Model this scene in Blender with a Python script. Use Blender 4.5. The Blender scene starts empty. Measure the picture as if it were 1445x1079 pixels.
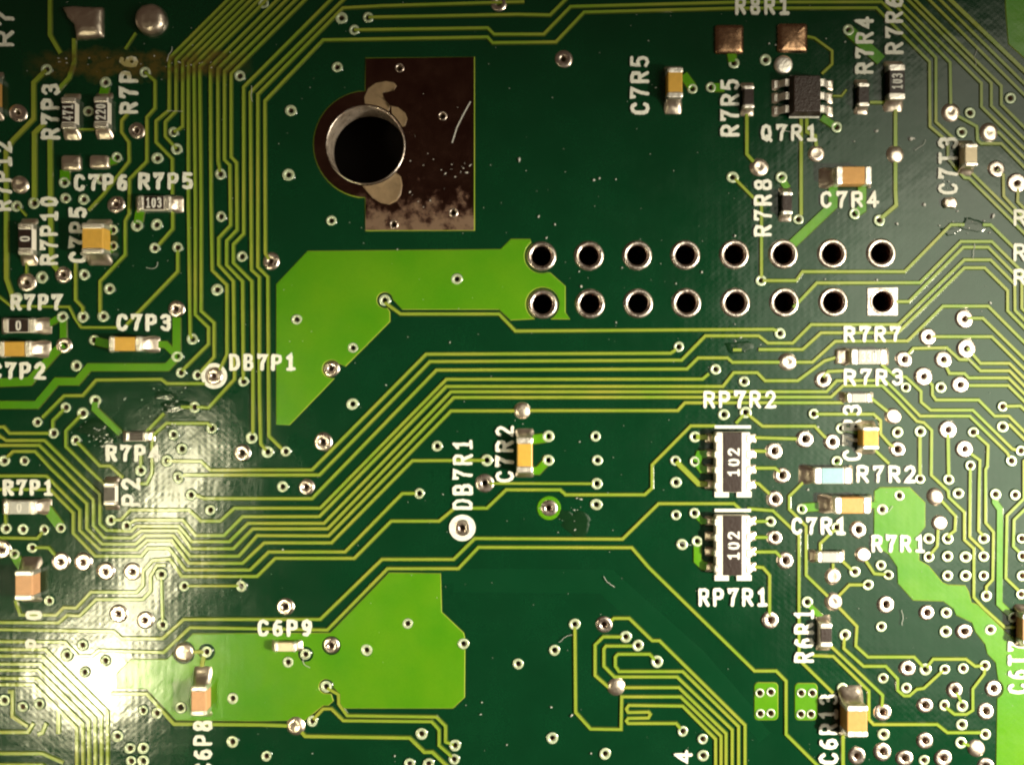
import bpy, math, random
from mathutils import Vector, Matrix
from mathutils.geometry import delaunay_2d_cdt

# ------------------------------------------------------------------ scale
# One "u" is the size one photograph pixel covers on the board: the header pitch
# of 2.54 mm spans 68.3 of them.
K = 0.00254 / 68.3
CX, CY = 722.5, 539.5
CAM_H = 1250.0                       # lens height over the board, in u (46 mm)
THICK = 43.0                         # 1.6 mm laminate
rnd = random.Random(7)


def W(x, y, z=0.0):
    return ((x - CX) * K, (CY - y) * K, z * K)


scene = bpy.context.scene
COL = scene.collection

# ------------------------------------------------------------------ camera
cd = bpy.data.cameras.new("camera")
cam = bpy.data.objects.new("camera", cd)
COL.objects.link(cam)
cam.location = (0, 0, CAM_H * K)
cd.sensor_fit = 'HORIZONTAL'
cd.sensor_width = 36.0
cd.lens = 36.0 * CAM_H / 1445.0
cd.clip_start = 0.001
cd.clip_end = 10.0
scene.camera = cam

# ------------------------------------------------------------------ world
wd = bpy.data.worlds.new("World")
scene.world = wd
wd.use_nodes = True
bg = wd.node_tree.nodes["Background"]
bg.inputs[0].default_value = (1.0, 0.66, 0.44, 1)
bg.inputs[1].default_value = 0.05


# ------------------------------------------------------------------ lamps
def aim(o, target):
    d = Vector(target) - o.location
    o.rotation_euler = d.to_track_quat('-Z', 'Y').to_euler()


def area_lamp(name, pos, target, sx, sy, radiance, color, lean=0.0, spread=180.0, shape='RECTANGLE'):
    """shaded flat lamp aimed at a spot on the board; its long side leans from the picture's vertical"""
    ld = bpy.data.lights.new(name, 'AREA')
    ld.shape = shape
    ld.size, ld.size_y = sx * K, sy * K
    ld.energy = radiance * math.pi * (sx * K) * (sy * K)
    ld.color = color
    ld.spread = math.radians(spread)
    o = bpy.data.objects.new(name, ld)
    COL.objects.link(o)
    p, t = Vector(W(*pos)), Vector(W(*target))
    zax = (p - t).normalized()
    s = Vector((math.sin(math.radians(lean)), math.cos(math.radians(lean)), 0))
    yax = (s - zax * s.dot(zax)).normalized()
    xax = yax.cross(zax)
    m = Matrix((xax, yax, zax)).transposed().to_4x4()
    m.translation = p
    o.matrix_world = m
    return o


# desk lamp low on the right: hard-edged light, shadows fall to the left
kl = bpy.data.lights.new("desk_lamp", 'SPOT')
kl.energy = 1.50
kl.color = (1.0, 0.92, 0.73)
kl.spot_size = math.radians(37.5)
kl.spot_blend = 1.0
kl.shadow_soft_size = 60 * K
ko = bpy.data.objects.new("desk_lamp", kl)
COL.objects.link(ko)
ko.location = W(3250, 1080, 1620)
aim(ko, W(1200, 930, 0))
# broad soft source over the right side, mirrored by the tinned pads there
area_lamp("window_light", (2330, 500, 1900), (1330, 520, 0), 1050, 1500, 0.65, (1.0, 0.95, 0.74), 0, 110, 'ELLIPSE')
area_lamp("window_edge_softener", (2430, 520, 1960), (1330, 520, 0), 1850, 2500, 0.62, (1.0, 0.95, 0.74), 0, 110, 'ELLIPSE')  # second lamp, added to soften the mirrored edge of the window
# small lamp glaring in the lacquer at lower left; another added for its streak
area_lamp("glare_lamp", (-640, 1500, 1600), (125, 962, 0), 280, 160, 5.4, (1.0, 0.92, 0.58), 35, 45)
area_lamp("glare_streak_lamp", (-434, 1090, 1600), (215, 780, 0), 85, 800, 4.9, (1.0, 0.92, 0.58), 21, 50)

vs = scene.view_settings
vs.view_transform = 'Standard'
vs.look = 'None'
vs.exposure = 0.0
vs.gamma = 1.0
vs.use_curve_mapping = False
scene.cycles.use_denoising = True
scene.cycles.max_bounces = 8


# ------------------------------------------------------------------ materials
def lin(r, g, b):
    f = lambda c: (c / 255 / 12.92) if c / 255 <= 0.04045 else ((c / 255 + 0.055) / 1.055) ** 2.4
    return (f(r), f(g), f(b), 1)


class NT:
    def __init__(self, name):
        self.m = bpy.data.materials.new(name)
        self.m.use_nodes = True
        self.t = self.m.node_tree
        self.b = self.t.nodes["Principled BSDF"]

    def n(self, typ, **kw):
        x = self.t.nodes.new(typ)
        for k, v in kw.items():
            setattr(x, k, v)
        return x

    def link(self, a, b):
        self.t.links.new(a, b)

    def math(self, op, a, b=None, c=None):
        x = self.n('ShaderNodeMath', operation=op)
        for i, v in enumerate((a, b, c)):
            if v is None:
                continue
            if isinstance(v, (int, float)):
                x.inputs[i].default_value = v
            else:
                self.link(v, x.inputs[i])
        return x.outputs[0]

    def pos(self):
        """board position in u"""
        g = self.n('ShaderNodeNewGeometry')
        v = self.n('ShaderNodeVectorMath', operation='SCALE')
        self.link(g.outputs['Position'], v.inputs[0])
        v.inputs['Scale'].default_value = 1.0 / K
        return v.outputs[0]

    def noise(self, vec, scale, detail=3.0, rough=0.55):
        x = self.n('ShaderNodeTexNoise')
        x.inputs['Scale'].default_value = scale
        x.inputs['Detail'].default_value = detail
        x.inputs['Roughness'].default_value = rough
        self.link(vec, x.inputs['Vector'])
        return x.outputs['Fac']

    def ramp(self, fac, p0, p1):
        x = self.n('ShaderNodeMapRange')
        x.inputs[1].default_value = p0
        x.inputs[2].default_value = p1
        self.link(fac, x.inputs[0])
        return x.outputs[0]

    def mix(self, fac, a, b):
        x = self.n('ShaderNodeMix', data_type='RGBA')
        if isinstance(fac, (int, float)):
            x.inputs[0].default_value = fac
        else:
            self.link(fac, x.inputs[0])
        for i, v in ((6, a), (7, b)):
            if isinstance(v, tuple):
                x.inputs[i].default_value = v
            else:
                self.link(v, x.inputs[i])
        return x.outputs[2]

    def bump(self, height, strength=1.0, dist=1.0):
        x = self.n('ShaderNodeBump')
        x.inputs['Strength'].default_value = strength
        x.inputs['Distance'].default_value = dist * K
        self.link(height, x.inputs['Height'])
        self.link(x.outputs[0], self.b.inputs['Normal'])

    def stain(self, color, tint):
        """burnt flux band near the square solder joint"""
        p = self.pos()
        s = self.n('ShaderNodeSeparateXYZ')
        self.link(p, s.inputs[0])
        n1 = self.noise(p, 0.035, 4.0)
        dy = self.math('SUBTRACT', s.outputs[1], CY - 92)
        dy = self.math('ADD', dy, self.math('MULTIPLY', self.math('SUBTRACT', n1, 0.5), 46))
        gy = self.math('SUBTRACT', 1.0, self.math('DIVIDE', self.math('ABSOLUTE', dy), 22))
        gx = self.math('SUBTRACT', 1.0, self.math('DIVIDE', self.math('ABSOLUTE', self.math('SUBTRACT', s.outputs[0], 195 - CX)), 165))
        f = self.math('MULTIPLY', self.ramp(gy, 0.0, 0.6), self.ramp(gx, 0.0, 0.35))
        f = self.math('MULTIPLY', f, self.ramp(self.noise(p, 0.09, 4.0), 0.30, 0.55))
        return self.mix(self.math('MULTIPLY', f, 0.85), color, tint)

    def weave(self, amp_weave, amp_noise, amp_fine=0.0):
        p = self.pos()
        s = self.n('ShaderNodeSeparateXYZ')
        self.link(p, s.inputs[0])
        sx = self.math('SINE', self.math('MULTIPLY', s.outputs[0], 2 * math.pi / 9.3))
        sy = self.math('SINE', self.math('MULTIPLY', s.outputs[1], 2 * math.pi / 8.4))
        w = self.math('ADD', self.math('MULTIPLY', self.math('MULTIPLY', sx, sy), 0.55), self.math('MULTIPLY', sx, 0.45))
        h = self.math('MULTIPLY', w, amp_weave)
        h = self.math('ADD', h, self.math('MULTIPLY', self.noise(p, 0.03, 2.0), amp_noise))
        if amp_fine:
            h = self.math('ADD', h, self.math('MULTIPLY', self.noise(p, 0.28, 2.0), amp_fine))
        self.bump(h)


def lacquer(name, col_a, col_b, rough=0.22, stain=True, spec=0.5, tint=(0.085, 0.060, 0.013, 1)):
    t = NT(name)
    p = t.pos()
    f = t.ramp(t.noise(p, 0.012, 4.0), 0.3, 0.7)
    c = t.mix(f, col_a, col_b)
    fine = t.ramp(t.noise(p, 0.6, 2.0), 0.25, 0.75)
    c = t.mix(t.math('MULTIPLY', fine, 0.26), c, tuple(x * 0.6 for x in col_a[:3]) + (1,))
    if stain:
        c = t.stain(c, tint)
    t.link(c, t.b.inputs['Base Color'])
    r = t.math('ADD', t.math('MULTIPLY', t.noise(p, 0.02, 3.0), 0.16), rough - 0.08)
    t.link(r, t.b.inputs['Roughness'])
    t.b.inputs['Specular IOR Level'].default_value = spec
    t.weave(0.019, 0.5, 0.012)
    return t.m


def metal(name, col, rough, bump=0.5, bscale=0.12, dirt=None, metallic=1.0):
    t = NT(name)
    p = t.pos()
    if dirt:
        f = t.ramp(t.noise(p, 0.07, 4.0), 0.42, 0.66)
        t.link(t.mix(t.math('MULTIPLY', f, dirt[3]), col, dirt[:3] + (1,)), t.b.inputs['Base Color'])
    else:
        t.b.inputs['Base Color'].default_value = col
    t.b.inputs['Metallic'].default_value = metallic
    r = t.math('ADD', t.math('MULTIPLY', t.noise(p, 0.15, 2.0), 0.2), rough - 0.1)
    t.link(r, t.b.inputs['Roughness'])
    if bump:
        t.bump(t.noise(p, bscale, 2.0), 1.0, bump)
    return t.m


def plain(name, col, rough, spec=0.5, var=0.2, vs_=0.3, bump=0.0, stain=False):
    t = NT(name)
    p = t.pos()
    c = t.mix(t.math('MULTIPLY', t.ramp(t.noise(p, vs_, 3.0), 0.3, 0.75), var), col, tuple(x * 0.45 for x in col[:3]) + (1,))
    if stain:
        c = t.stain(c, (0.30, 0.24, 0.03, 1))
    t.link(c, t.b.inputs['Base Color'])
    t.b.inputs['Roughness'].default_value = rough
    t.b.inputs['Specular IOR Level'].default_value = spec
    if bump:
        t.bump(t.noise(p, vs_ * 1.5, 2.0), 1.0, bump)
    return t.m


M = {}
M['mask'] = lacquer('solder_mask_green', (0.0014, 0.027, 0.0088, 1), (0.0020, 0.034, 0.0115, 1), 0.15)
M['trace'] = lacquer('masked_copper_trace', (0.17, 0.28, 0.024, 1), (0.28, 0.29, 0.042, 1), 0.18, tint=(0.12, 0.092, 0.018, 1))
M['pour'] = lacquer('masked_copper_area', (0.055, 0.215, 0.004, 1), (0.096, 0.25, 0.006, 1), 0.22, tint=(0.12, 0.092, 0.018, 1))
M['inner'] = lacquer('buried_copper_under_mask', (0.0018, 0.0325, 0.0105, 1), (0.0023, 0.0365, 0.0125, 1), 0.15)
M['edge'] = plain('laminate_edge', (0.16, 0.15, 0.06, 1), 0.7)
scene.cycles.pixel_filter_type = 'BLACKMAN_HARRIS'
scene.cycles.filter_width = 2.2
M['silk'] = plain('white_ink', (0.80, 0.79, 0.70, 1), 0.65, 0.25, 0.42, 0.22, 0.3, stain=True)
M['tin'] = metal('tinned_copper', (0.84, 0.74, 0.66, 1), 0.30, 0.6, 0.2, (0.42, 0.31, 0.25, 0.6))
M['pinbarrel'] = metal('shade_toned_barrel', (0.30, 0.17, 0.13, 1), 0.25, 0.8, 0.2)  # shade of the unlit hole walls put into a darker barrel colour
M['padcopper'] = metal('flat_tinned_land', (0.50, 0.30, 0.18, 1), 0.26, 0.8, 0.05)
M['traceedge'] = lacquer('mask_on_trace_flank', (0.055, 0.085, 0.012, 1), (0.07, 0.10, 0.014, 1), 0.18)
M['smear'] = lacquer('glossy_flux_smear', (0.0035, 0.022, 0.007, 1), (0.006, 0.028, 0.009, 1), 0.16, stain=False)
M['ring'] = metal('masked_via_ring', (0.50, 0.58, 0.40, 1), 0.32, 0.5, 0.3, (0.34, 0.36, 0.20, 0.6), metallic=0.3)
M['barrel'] = metal('plated_barrel', (0.46, 0.32, 0.25, 1), 0.30, 0.6, 0.2, metallic=0.7)
M['solder'] = metal('solder', (0.86, 0.74, 0.62, 1), 0.36, 2.0, 0.05)
M['term'] = metal('tinned_terminal', (0.92, 0.86, 0.78, 1), 0.46, 0.9, 0.16)
t = NT('tin_pad_mirror_brown')  # under the crud, mirrored brown surroundings are put into the tin's colour
p_ = t.pos()
sp = t.n('ShaderNodeSeparateXYZ')
t.link(p_, sp.inputs[0])
crud = t.math('ADD', t.math('DIVIDE', t.math('SUBTRACT', CY - 262, sp.outputs[1]), 60), t.math('MULTIPLY', t.math('SUBTRACT', t.noise(p_, 0.05, 5.0, 0.65), 0.5), 3.2))
crud = t.ramp(crud, 0.3, 0.95)
c_ = t.mix(t.ramp(t.noise(p_, 0.02, 5.0), 0.35, 0.7), (0.15, 0.068, 0.052, 1), (0.22, 0.115, 0.085, 1))
c_ = t.mix(t.math('MULTIPLY', crud, 0.85), c_, (0.25, 0.17, 0.115, 1))
t.link(c_, t.b.inputs['Base Color'])
t.link(t.math('SUBTRACT', 1.0, t.math('MULTIPLY', crud, 0.6)), t.b.inputs['Metallic'])
t.link(t.math('ADD', t.math('MULTIPLY', t.noise(p_, 0.06, 4.0), 0.24), 0.10), t.b.inputs['Roughness'])
t.bump(t.noise(p_, 0.03, 4.0), 1.0, 1.0)
M['padbrown'] = t.m
M['bore'] = metal('scratched_plated_bore', (0.74, 0.62, 0.52, 1), 0.30, 2.5, 0.06, (0.25, 0.18, 0.12, 0.6), metallic=0.75)
M['fluxtan'] = plain('dried_tan_flux', (0.24, 0.165, 0.095, 1), 0.32, 0.5, 0.6, 0.08, 0.8)
M['cap'] = plain('tan_ceramic', (0.52, 0.27, 0.075, 1), 0.45, 0.4, 0.25, 0.12, 0.25)
M['capyellow'] = plain('yellow_tan_ceramic', (0.60, 0.34, 0.055, 1), 0.42, 0.4, 0.25, 0.12, 0.25)
M['cappink'] = plain('pinkish_tan_ceramic', (0.56, 0.30, 0.15, 1), 0.5, 0.4, 0.25, 0.12, 0.25)
M['cappale'] = plain('pale_ceramic', (0.70, 0.58, 0.38, 1), 0.45, 0.4, 0.25, 0.12, 0.25)
M['alumina'] = plain('white_alumina', (0.80, 0.74, 0.64, 1), 0.5, 0.4, 0.15, 0.2)
M['coat'] = plain('black_resistor_coat', (0.022, 0.010, 0.007, 1), 0.36, 0.5, 0.35, 0.2, 0.3)
M['coatgrey'] = plain('pale_and_glare_coat', (0.42, 0.41, 0.38, 1), 0.4, 0.5, 0.3, 0.2, 0.2)  # pale tone of small chips; on R7R7 it paints the glare
M['coatblue'] = plain('pale_blue_coat', (0.24, 0.42, 0.47, 1), 0.35, 0.5, 0.2, 0.15, 0.2)
M['mould'] = plain('black_moulded_plastic', (0.030, 0.016, 0.012, 1), 0.28, 0.5, 0.4, 0.3, 0.5)
M['digit'] = plain('white_digit_ink', (0.74, 0.72, 0.66, 1), 0.6, 0.3, 0.2, 0.5)
M['dust'] = plain('dust', (0.50, 0.49, 0.45, 1), 0.5, 0.5, 0.3, 0.5)
M['table'] = plain('dark_bench', (0.012, 0.008, 0.007, 1), 0.8, 0.2, 0.4, 0.02)


# ------------------------------------------------------------------ mesh helpers (coordinates in u)
class MB:
    def __init__(self):
        self.v, self.f, self.mi = [], [], []

    def add(self, verts, faces, mi=0):
        o = len(self.v)
        self.v += verts
        for f in faces:
            self.f.append(tuple(i + o for i in f))
            self.mi.append(mi)

    def build(self, name, mats, parent=None, world=True, smooth=False):
        me = bpy.data.meshes.new(name)
        if world:
            vs_ = [W(*p) for p in self.v]
        else:
            vs_ = [(p[0] * K, p[1] * K, p[2] * K) for p in self.v]
        fs = self.f if not world else [f[::-1] for f in self.f]
        me.from_pydata(vs_, [], fs)
        for m in mats:
            me.materials.append(M[m])
        me.polygons.foreach_set('material_index', self.mi)
        if smooth:
            me.polygons.foreach_set('use_smooth', [True] * len(self.f))
        me.update()
        o = bpy.data.objects.new(name, me)
        COL.objects.link(o)
        o.parent = parent
        return o


def circle(cx, cy, r, n=14, a0=0.0):
    return [(cx + r * math.cos(a0 + 2 * math.pi * i / n), cy + r * math.sin(a0 + 2 * math.pi * i / n)) for i in range(n)]


def arc(cx, cy, r, d0, d1, n=9):
    """points on a circle, angles in degrees, image axes (y down)"""
    return [(cx + r * math.cos(math.radians(d0 + (d1 - d0) * i / (n - 1))), cy + r * math.sin(math.radians(d0 + (d1 - d0) * i / (n - 1)))) for i in range(n)]


def inside(p, poly):
    x, y = p
    c = False
    j = len(poly) - 1
    for i in range(len(poly)):
        xi, yi = poly[i]
        xj, yj = poly[j]
        if (yi > y) != (yj > y) and x < (xj - xi) * (y - yi) / (yj - yi) + xi:
            c = not c
        j = i
    return c


def sarea(poly):
    return sum(poly[i][0] * poly[(i + 1) % len(poly)][1] - poly[(i + 1) % len(poly)][0] * poly[i][1] for i in range(len(poly))) / 2


def triangulate(outline, holes):
    verts, edges = [], []
    for lp in [outline] + holes:
        o = len(verts)
        verts += [Vector(p) for p in lp]
        edges += [(o + i, o + (i + 1) % len(lp)) for i in range(len(lp))]
    r = delaunay_2d_cdt(verts, edges, [], 0, 1e-5)
    pts = [(p.x, p.y) for p in r[0]]
    hb = [(min(p[0] for p in h), max(p[0] for p in h), min(p[1] for p in h), max(p[1] for p in h), h) for h in holes]
    out = []
    for f in r[2]:
        c = (sum(pts[i][0] for i in f) / 3, sum(pts[i][1] for i in f) / 3)
        if not inside(c, outline):
            continue
        if any(b[0] < c[0] < b[1] and b[2] < c[1] < b[3] and inside(c, b[4]) for b in hb):
            continue
        q = [pts[i] for i in f]
        out.append(tuple(f) if sarea(q) > 0 else tuple(f)[::-1])
    return pts, out


def plate(name, outline, holes, z, mats, parent, skirt=1.0, z0=0.0):
    """flat raised copper area with sloped edges and real openings"""
    if sarea(outline) < 0:
        outline = outline[::-1]
    pts, tris = triangulate(outline, holes)
    mb = MB()
    mb.add([(p[0], p[1], z) for p in pts], tris)
    for k, lp in enumerate([outline] + holes):
        s = 1 if sarea(lp) > 0 else -1
        if k > 0:
            s = -s
        n = len(lp)
        low = []
        for i in range(n):
            a, b = lp[i - 1], lp[(i + 1) % n]
            dx, dy = b[0] - a[0], b[1] - a[1]
            L = math.hypot(dx, dy) or 1
            sk = skirt if k == 0 else 0.0
            low.append((lp[i][0] + s * dy / L * sk, lp[i][1] - s * dx / L * sk, z0))
        vv = [(p[0], p[1], z) for p in lp] + low
        ff = []
        for i in range(n):
            j = (i + 1) % n
            q = (i, i + n, j + n, j)
            ff.append(q if s > 0 else q[::-1])
        mb.add(vv, ff, 1 if len(mats) > 1 else 0)
    return mb.build(name, mats, parent)


def ribbon(mb, pts, w, z0, z1, slope=0.9, mi=(0, 0), close=True):
    n = len(pts)
    if n < 2:
        return
    rows = []
    for i, p in enumerate(pts):
        if i == 0:
            d = (pts[1][0] - p[0], pts[1][1] - p[1])
        elif i == n - 1:
            d = (p[0] - pts[i - 1][0], p[1] - pts[i - 1][1])
        else:
            a = Vector((p[0] - pts[i - 1][0], p[1] - pts[i - 1][1]))
            b = Vector((pts[i + 1][0] - p[0], pts[i + 1][1] - p[1]))
            a.normalize(); b.normalize()
            d = a + b
            if d.length < 1e-4:
                d = a
            d = (d[0], d[1])
        L = math.hypot(*d) or 1
        nx, ny = d[1] / L, -d[0] / L
        m = 1.0
        if 0 < i < n - 1:
            c = abs(nx * a[1] - ny * a[0])
            m = 1 / max(c, 0.6)
        t, b_ = w / 2 * m, (w / 2 + slope) * m
        rows.append([(p[0] + nx * b_, p[1] + ny * b_, z0), (p[0] + nx * t, p[1] + ny * t, z1), (p[0] - nx * t, p[1] - ny * t, z1), (p[0] - nx * b_, p[1] - ny * b_, z0)])
    vv = [q for r in rows for q in r]
    top, side = [], []
    for i in range(n - 1):
        o = 4 * i
        side.append((o + 4, o + 5, o + 1, o))
        top.append((o + 5, o + 6, o + 2, o + 1))
        side.append((o + 6, o + 7, o + 3, o + 2))
    side.append((0, 1, 2, 3))
    o = 4 * (n - 1)
    side.append((o + 3, o + 2, o + 1, o))
    base = len(mb.v)
    mb.v += vv
    for fs, k in ((top, mi[0]), (side, mi[1])):
        for f in fs:
            mb.f.append(tuple(i + base for i in f))
            mb.mi.append(k)


def dot(mb, x, y, r, z0, z1, n=8, mi=0):
    c = circle(x, y, r, n)
    c2 = circle(x, y, r + 0.25, n)
    mb.add([(p[0], p[1], z1) for p in c] + [(p[0], p[1], z0) for p in c2], [tuple(range(n))] + [(i, i + n, (i + 1) % n + n, (i + 1) % n) for i in range(n)], mi)


def lathe(mb, prof, n, mats_i, cx=0.0, cy=0.0, sx=1.0, sy=1.0):
    """profile (r, z) top outside to inside, image axes"""
    base = len(mb.v)
    for r, z in prof:
        for i in range(n):
            a = 2 * math.pi * i / n
            mb.v.append((cx + sx * r * math.cos(a), cy + sy * r * math.sin(a), z))
    for k in range(len(prof) - 1):
        for i in range(n):
            j = (i + 1) % n
            a, b = base + k * n, base + (k + 1) * n
            mb.f.append((a + i, a + j, b + j, b + i))
            mb.mi.append(mats_i[k])
    if prof[-1][0] < 0.6:
        mb.f.append(tuple(base + (len(prof) - 1) * n + i for i in range(n)))
        mb.mi.append(mats_i[-1])


# ------------------------------------------------------------------ the board
board = bpy.data.objects.new('circuit_board', None)
COL.objects.link(board)
board['label'] = 'dark green circuit board with yellow-green traces, white lettering and a mounting hole'
board['category'] = 'circuit board'
board.empty_display_size = 0.005


# --- photograph tiles the coordinates were read from: origin x, origin y, u per reading
TS = 370 / 1426
TILE = {'a0': (0, 0, TS), 'a1': (360, 0, TS), 'a2': (720, 0, TS), 'a3': (1075, 0, TS),
        'b0': (0, 270, TS), 'b1': (360, 270, TS), 'b2': (720, 270, TS), 'b3': (1075, 270, TS),
        'c0': (0, 540, TS), 'c1': (360, 540, TS), 'c2': (720, 540, TS), 'c3': (1075, 540, TS),
        'd0': (0, 799, TS), 'd1': (360, 799, TS), 'd2': (720, 799, TS), 'd3': (1075, 799, TS),
        'r3': (1265, 500, 180 / 1079), 'r4': (1265, 670, 180 / 1079)}


def at(t, x, y):
    o = TILE[t]
    return (o[0] + x * o[2], o[1] + y * o[2])


# ------------------------------------------------------------------ vias
# g masked small via, s tinned via, f via closed with solder, w broad tinned via
VIA_DATA = {
    'a0': [(255, 380), (575, 450), (790, 395), (100, 615, 's'), (745, 712, 's'), (945, 720), (962, 812), (857, 862), (637, 857), (483, 607), (1305, 415), (1200, 948), (352, 993), (110, 1005, 'f'), (550, 975)],
    'b0': [(92, 82), (187, 65), (358, 38), (457, 45), (632, 72, 's'), (747, 185), (853, 182), (617, 210), (617, 298), (843, 308), (967, 305), (1203, 138), (1317, 355), (1182, 535), (345, 455, 's'), (147, 497, 's'), (230, 468), (460, 453), (597, 530), (97, 578), (342, 682), (453, 682), (563, 680), (960, 640, 's'), (1047, 803), (515, 808), (350, 837, 's'), (965, 897), (417, 948), (985, 985), (1075, 998), (1325, 1033), (1165, 1003, 's')],
    'a1': [(47, 20), (470, 100), (615, 97), (540, 165), (447, 367), (195, 603), (182, 952), (1325, 20, 's')],
    'b1': [(415, 160), (87, 380, 's'), (227, 697), (705, 592), (1097, 477), (532, 850), (415, 965, 's')],
    'a2': [(290, 322, 's'), (990, 485), (1090, 477), (1215, 345), (1387, 328), (1353, 910, 'f'), (1208, 965)],
    'b2': [(1362, 485), (915, 845), (1115, 967), (1270, 1033)],
    'a3': [(470, 165), (405, 693), (295, 835, 'f'), (725, 840, 'f'), (1025, 612, 'f'), (1130, 615), (1350, 535), (1235, 720, 'f'), (1085, 720), (1275, 918, 'w'), (1385, 995, 'w'), (105, 965)],
    'b3': [(197, 153), (503, 122), (637, 158), (97, 772), (140, 927, 'f'), (330, 1022, 's'), (1100, 692, 'w'), (902, 790, 'w'), (1110, 853, 'w'), (770, 913, 'w'), (985, 913, 'w'), (877, 1005, 'w'), (1075, 1050, 'w'), (780, 1065), (970, 1065)],
    'r3': [(893, 440), (893, 610), (197, 650), (645, 655), (430, 635, 'w'), (570, 797, 'w'), (620, 937), (1047, 812), (968, 897), (195, 1050), (437, 1055)],
    'c3': [(65, 370, 's'), (232, 305, 's'), (380, 320, 's'), (280, 168), (430, 247), (735, 268), (735, 360, 's'), (712, 180, 'f'), (405, 425), (108, 502, 's'), (68, 632, 's'), (45, 752), (68, 840, 's'), (125, 965, 's'), (215, 685), (405, 785), (522, 797, 's'), (548, 932, 'f'), (645, 990), (685, 1042), (503, 1025), (385, 1050, 'f'), (745, 612), (652, 687), (942, 617, 'f'), (965, 760, 'f'), (905, 845), (1007, 845), (1203, 845), (905, 945), (1007, 942), (1105, 945), (1203, 942), (1007, 1047), (1105, 1047), (1203, 1047), (1268, 605), (1375, 608), (1065, 600)],
    'r4': [(755, 1020), (1050, 1005), (1055, 535), (1060, 685), (1060, 850)],
    'd3': [(245, 192), (575, 98), (388, 190, 'f'), (45, 290, 's'), (672, 205, 's'), (647, 325), (895, 250, 's'), (1000, 250), (997, 352), (1098, 352, 's'), (1240, 342), (1365, 275), (450, 370), (790, 552, 's'), (887, 557), (992, 557), (1092, 552), (1210, 537), (657, 605), (783, 658), (1047, 672, 's'), (885, 752, 's'), (990, 752), (1087, 755), (1257, 662, 's'), (1215, 785, 's'), (655, 790, 's'), (1085, 857), (1212, 910), (1080, 955), (1165, 985, 'f'), (885, 945, 's'), (655, 1005, 's'), (515, 1028, 's'), (775, 1040, 's'), (880, 1050), (985, 1040, 's'), (660, 910), (437, 660), (1215, 1085, 's')],
    'c0': [(520, 95), (360, 133), (205, 213), (452, 165), (293, 273), (413, 312), (135, 423), (25, 423), (1060, 132), (1152, 247), (945, 280), (990, 358), (908, 423), (767, 475), (970, 513), (1040, 608), (1145, 690), (1370, 298), (1318, 380, 's'), (605, 745), (690, 775), (35, 790), (127, 795), (243, 797), (332, 787), (177, 895), (80, 930), (333, 970, 'w'), (453, 972, 'w'), (575, 1023, 'w'), (722, 1023, 'w'), (878, 1040), (8, 905, 'w')],
    'c1': [(68, 375), (167, 372), (370, 320, 's'), (530, 115), (150, 563), (280, 565, 's'), (893, 600), (990, 343), (1260, 420), (1250, 545, 's'), (1127, 787, 's')],
    'c2': [(65, 150, 'f'), (207, 290), (207, 420), (463, 290), (473, 420), (470, 547), (467, 660), (210, 680, 's'), (1160, 172), (1278, 160), (1003, 293), (897, 422), (1003, 427), (900, 540), (900, 717), (1000, 707), (933, 877), (1015, 860)],
    'd1': [(165, 218, 's'), (275, 475), (180, 518), (415, 428, 's'), (607, 452), (830, 308), (1133, 418), (387, 650), (312, 838), (220, 865, 'f'), (62, 1028), (905, 907), (1087, 970), (1082, 1045), (840, 1070), (943, 1070)],
    'd2': [(350, 312), (510, 315, 's'), (627, 380), (693, 427), (797, 515), (577, 653, 'f'), (240, 453), (43, 527), (228, 930), (515, 1015), (937, 893), (1045, 935), (1047, 1025)],
    'd0': [(1003, 105), (1313, 105), (885, 315), (645, 255, 'w'), (790, 290, 'w'), (1125, 462), (985, 765), (1267, 715), (1265, 950), (780, 780), (855, 795), (640, 920), (708, 985), (780, 985), (715, 1055), (780, 1055), (450, 425), (365, 480), (462, 572), (575, 510), (270, 185), (25, 725), (125, 760), (215, 745)],
}
ROUT = {'g': 8.0, 's': 11.4, 'f': 11.6, 'w': 12.2}
RHOLE = {'g': 3.5, 's': 3.7, 'f': 0.0, 'w': 2.9}
VIAS = []
for t, lst in VIA_DATA.items():
    for e in lst:
        x, y = at(t, e[0], e[1])
        k = e[2] if len(e) > 2 else 'g'
        if all(math.hypot(x - v[0], y - v[1]) > 7 for v in VIAS):
            VIAS.append((x, y, k))
# small bare holes in the tinned mounting pad and in the two four-hole lands
PAD_HOLES = [(564, 96.5), (624.6, 164), (556, 316.7), (640, 300)]
LAND_HOLES = [at('d3', 212, 685), at('d3', 272, 685), at('d3', 210, 800), at('d3', 265, 800), at('d2', 1355, 685), at('d2', 1415, 680), at('d2', 1358, 797), at('d2', 1415, 795)]

PINS = []
for i, x in enumerate((764, 831, 899, 967, 1036, 1105, 1174, 1243)):
    PINS.append((x, 361.5 - i * 0.6))
    PINS.append((x + 1.5, 429.0 - i * 0.5))
MHOLE = (516, 205, 54)

# ------------------------------------------------------------------ laminate with every hole cut through
holes = [circle(x, y, RHOLE[k] + 0.25, 10) for x, y, k in VIAS if RHOLE[k]]
holes += [circle(x, y, 4.0, 10) for x, y in PAD_HOLES + LAND_HOLES]
holes += [circle(x, y, 14.4, 20) for x, y in PINS]
holes.append(circle(MHOLE[0], MHOLE[1], MHOLE[2] + 0.4, 48))
BX0, BY0, BX1, BY1 = -260, -230, 1705, 1310
plate('laminate', [(BX0, BY0), (BX1, BY0), (BX1, BY1), (BX0, BY1)], holes, 0.0, ['mask', 'edge'], board, 0.0, -THICK)

# ------------------------------------------------------------------ via meshes, shared by all of a kind
random_turn = random.Random(3)


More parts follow.
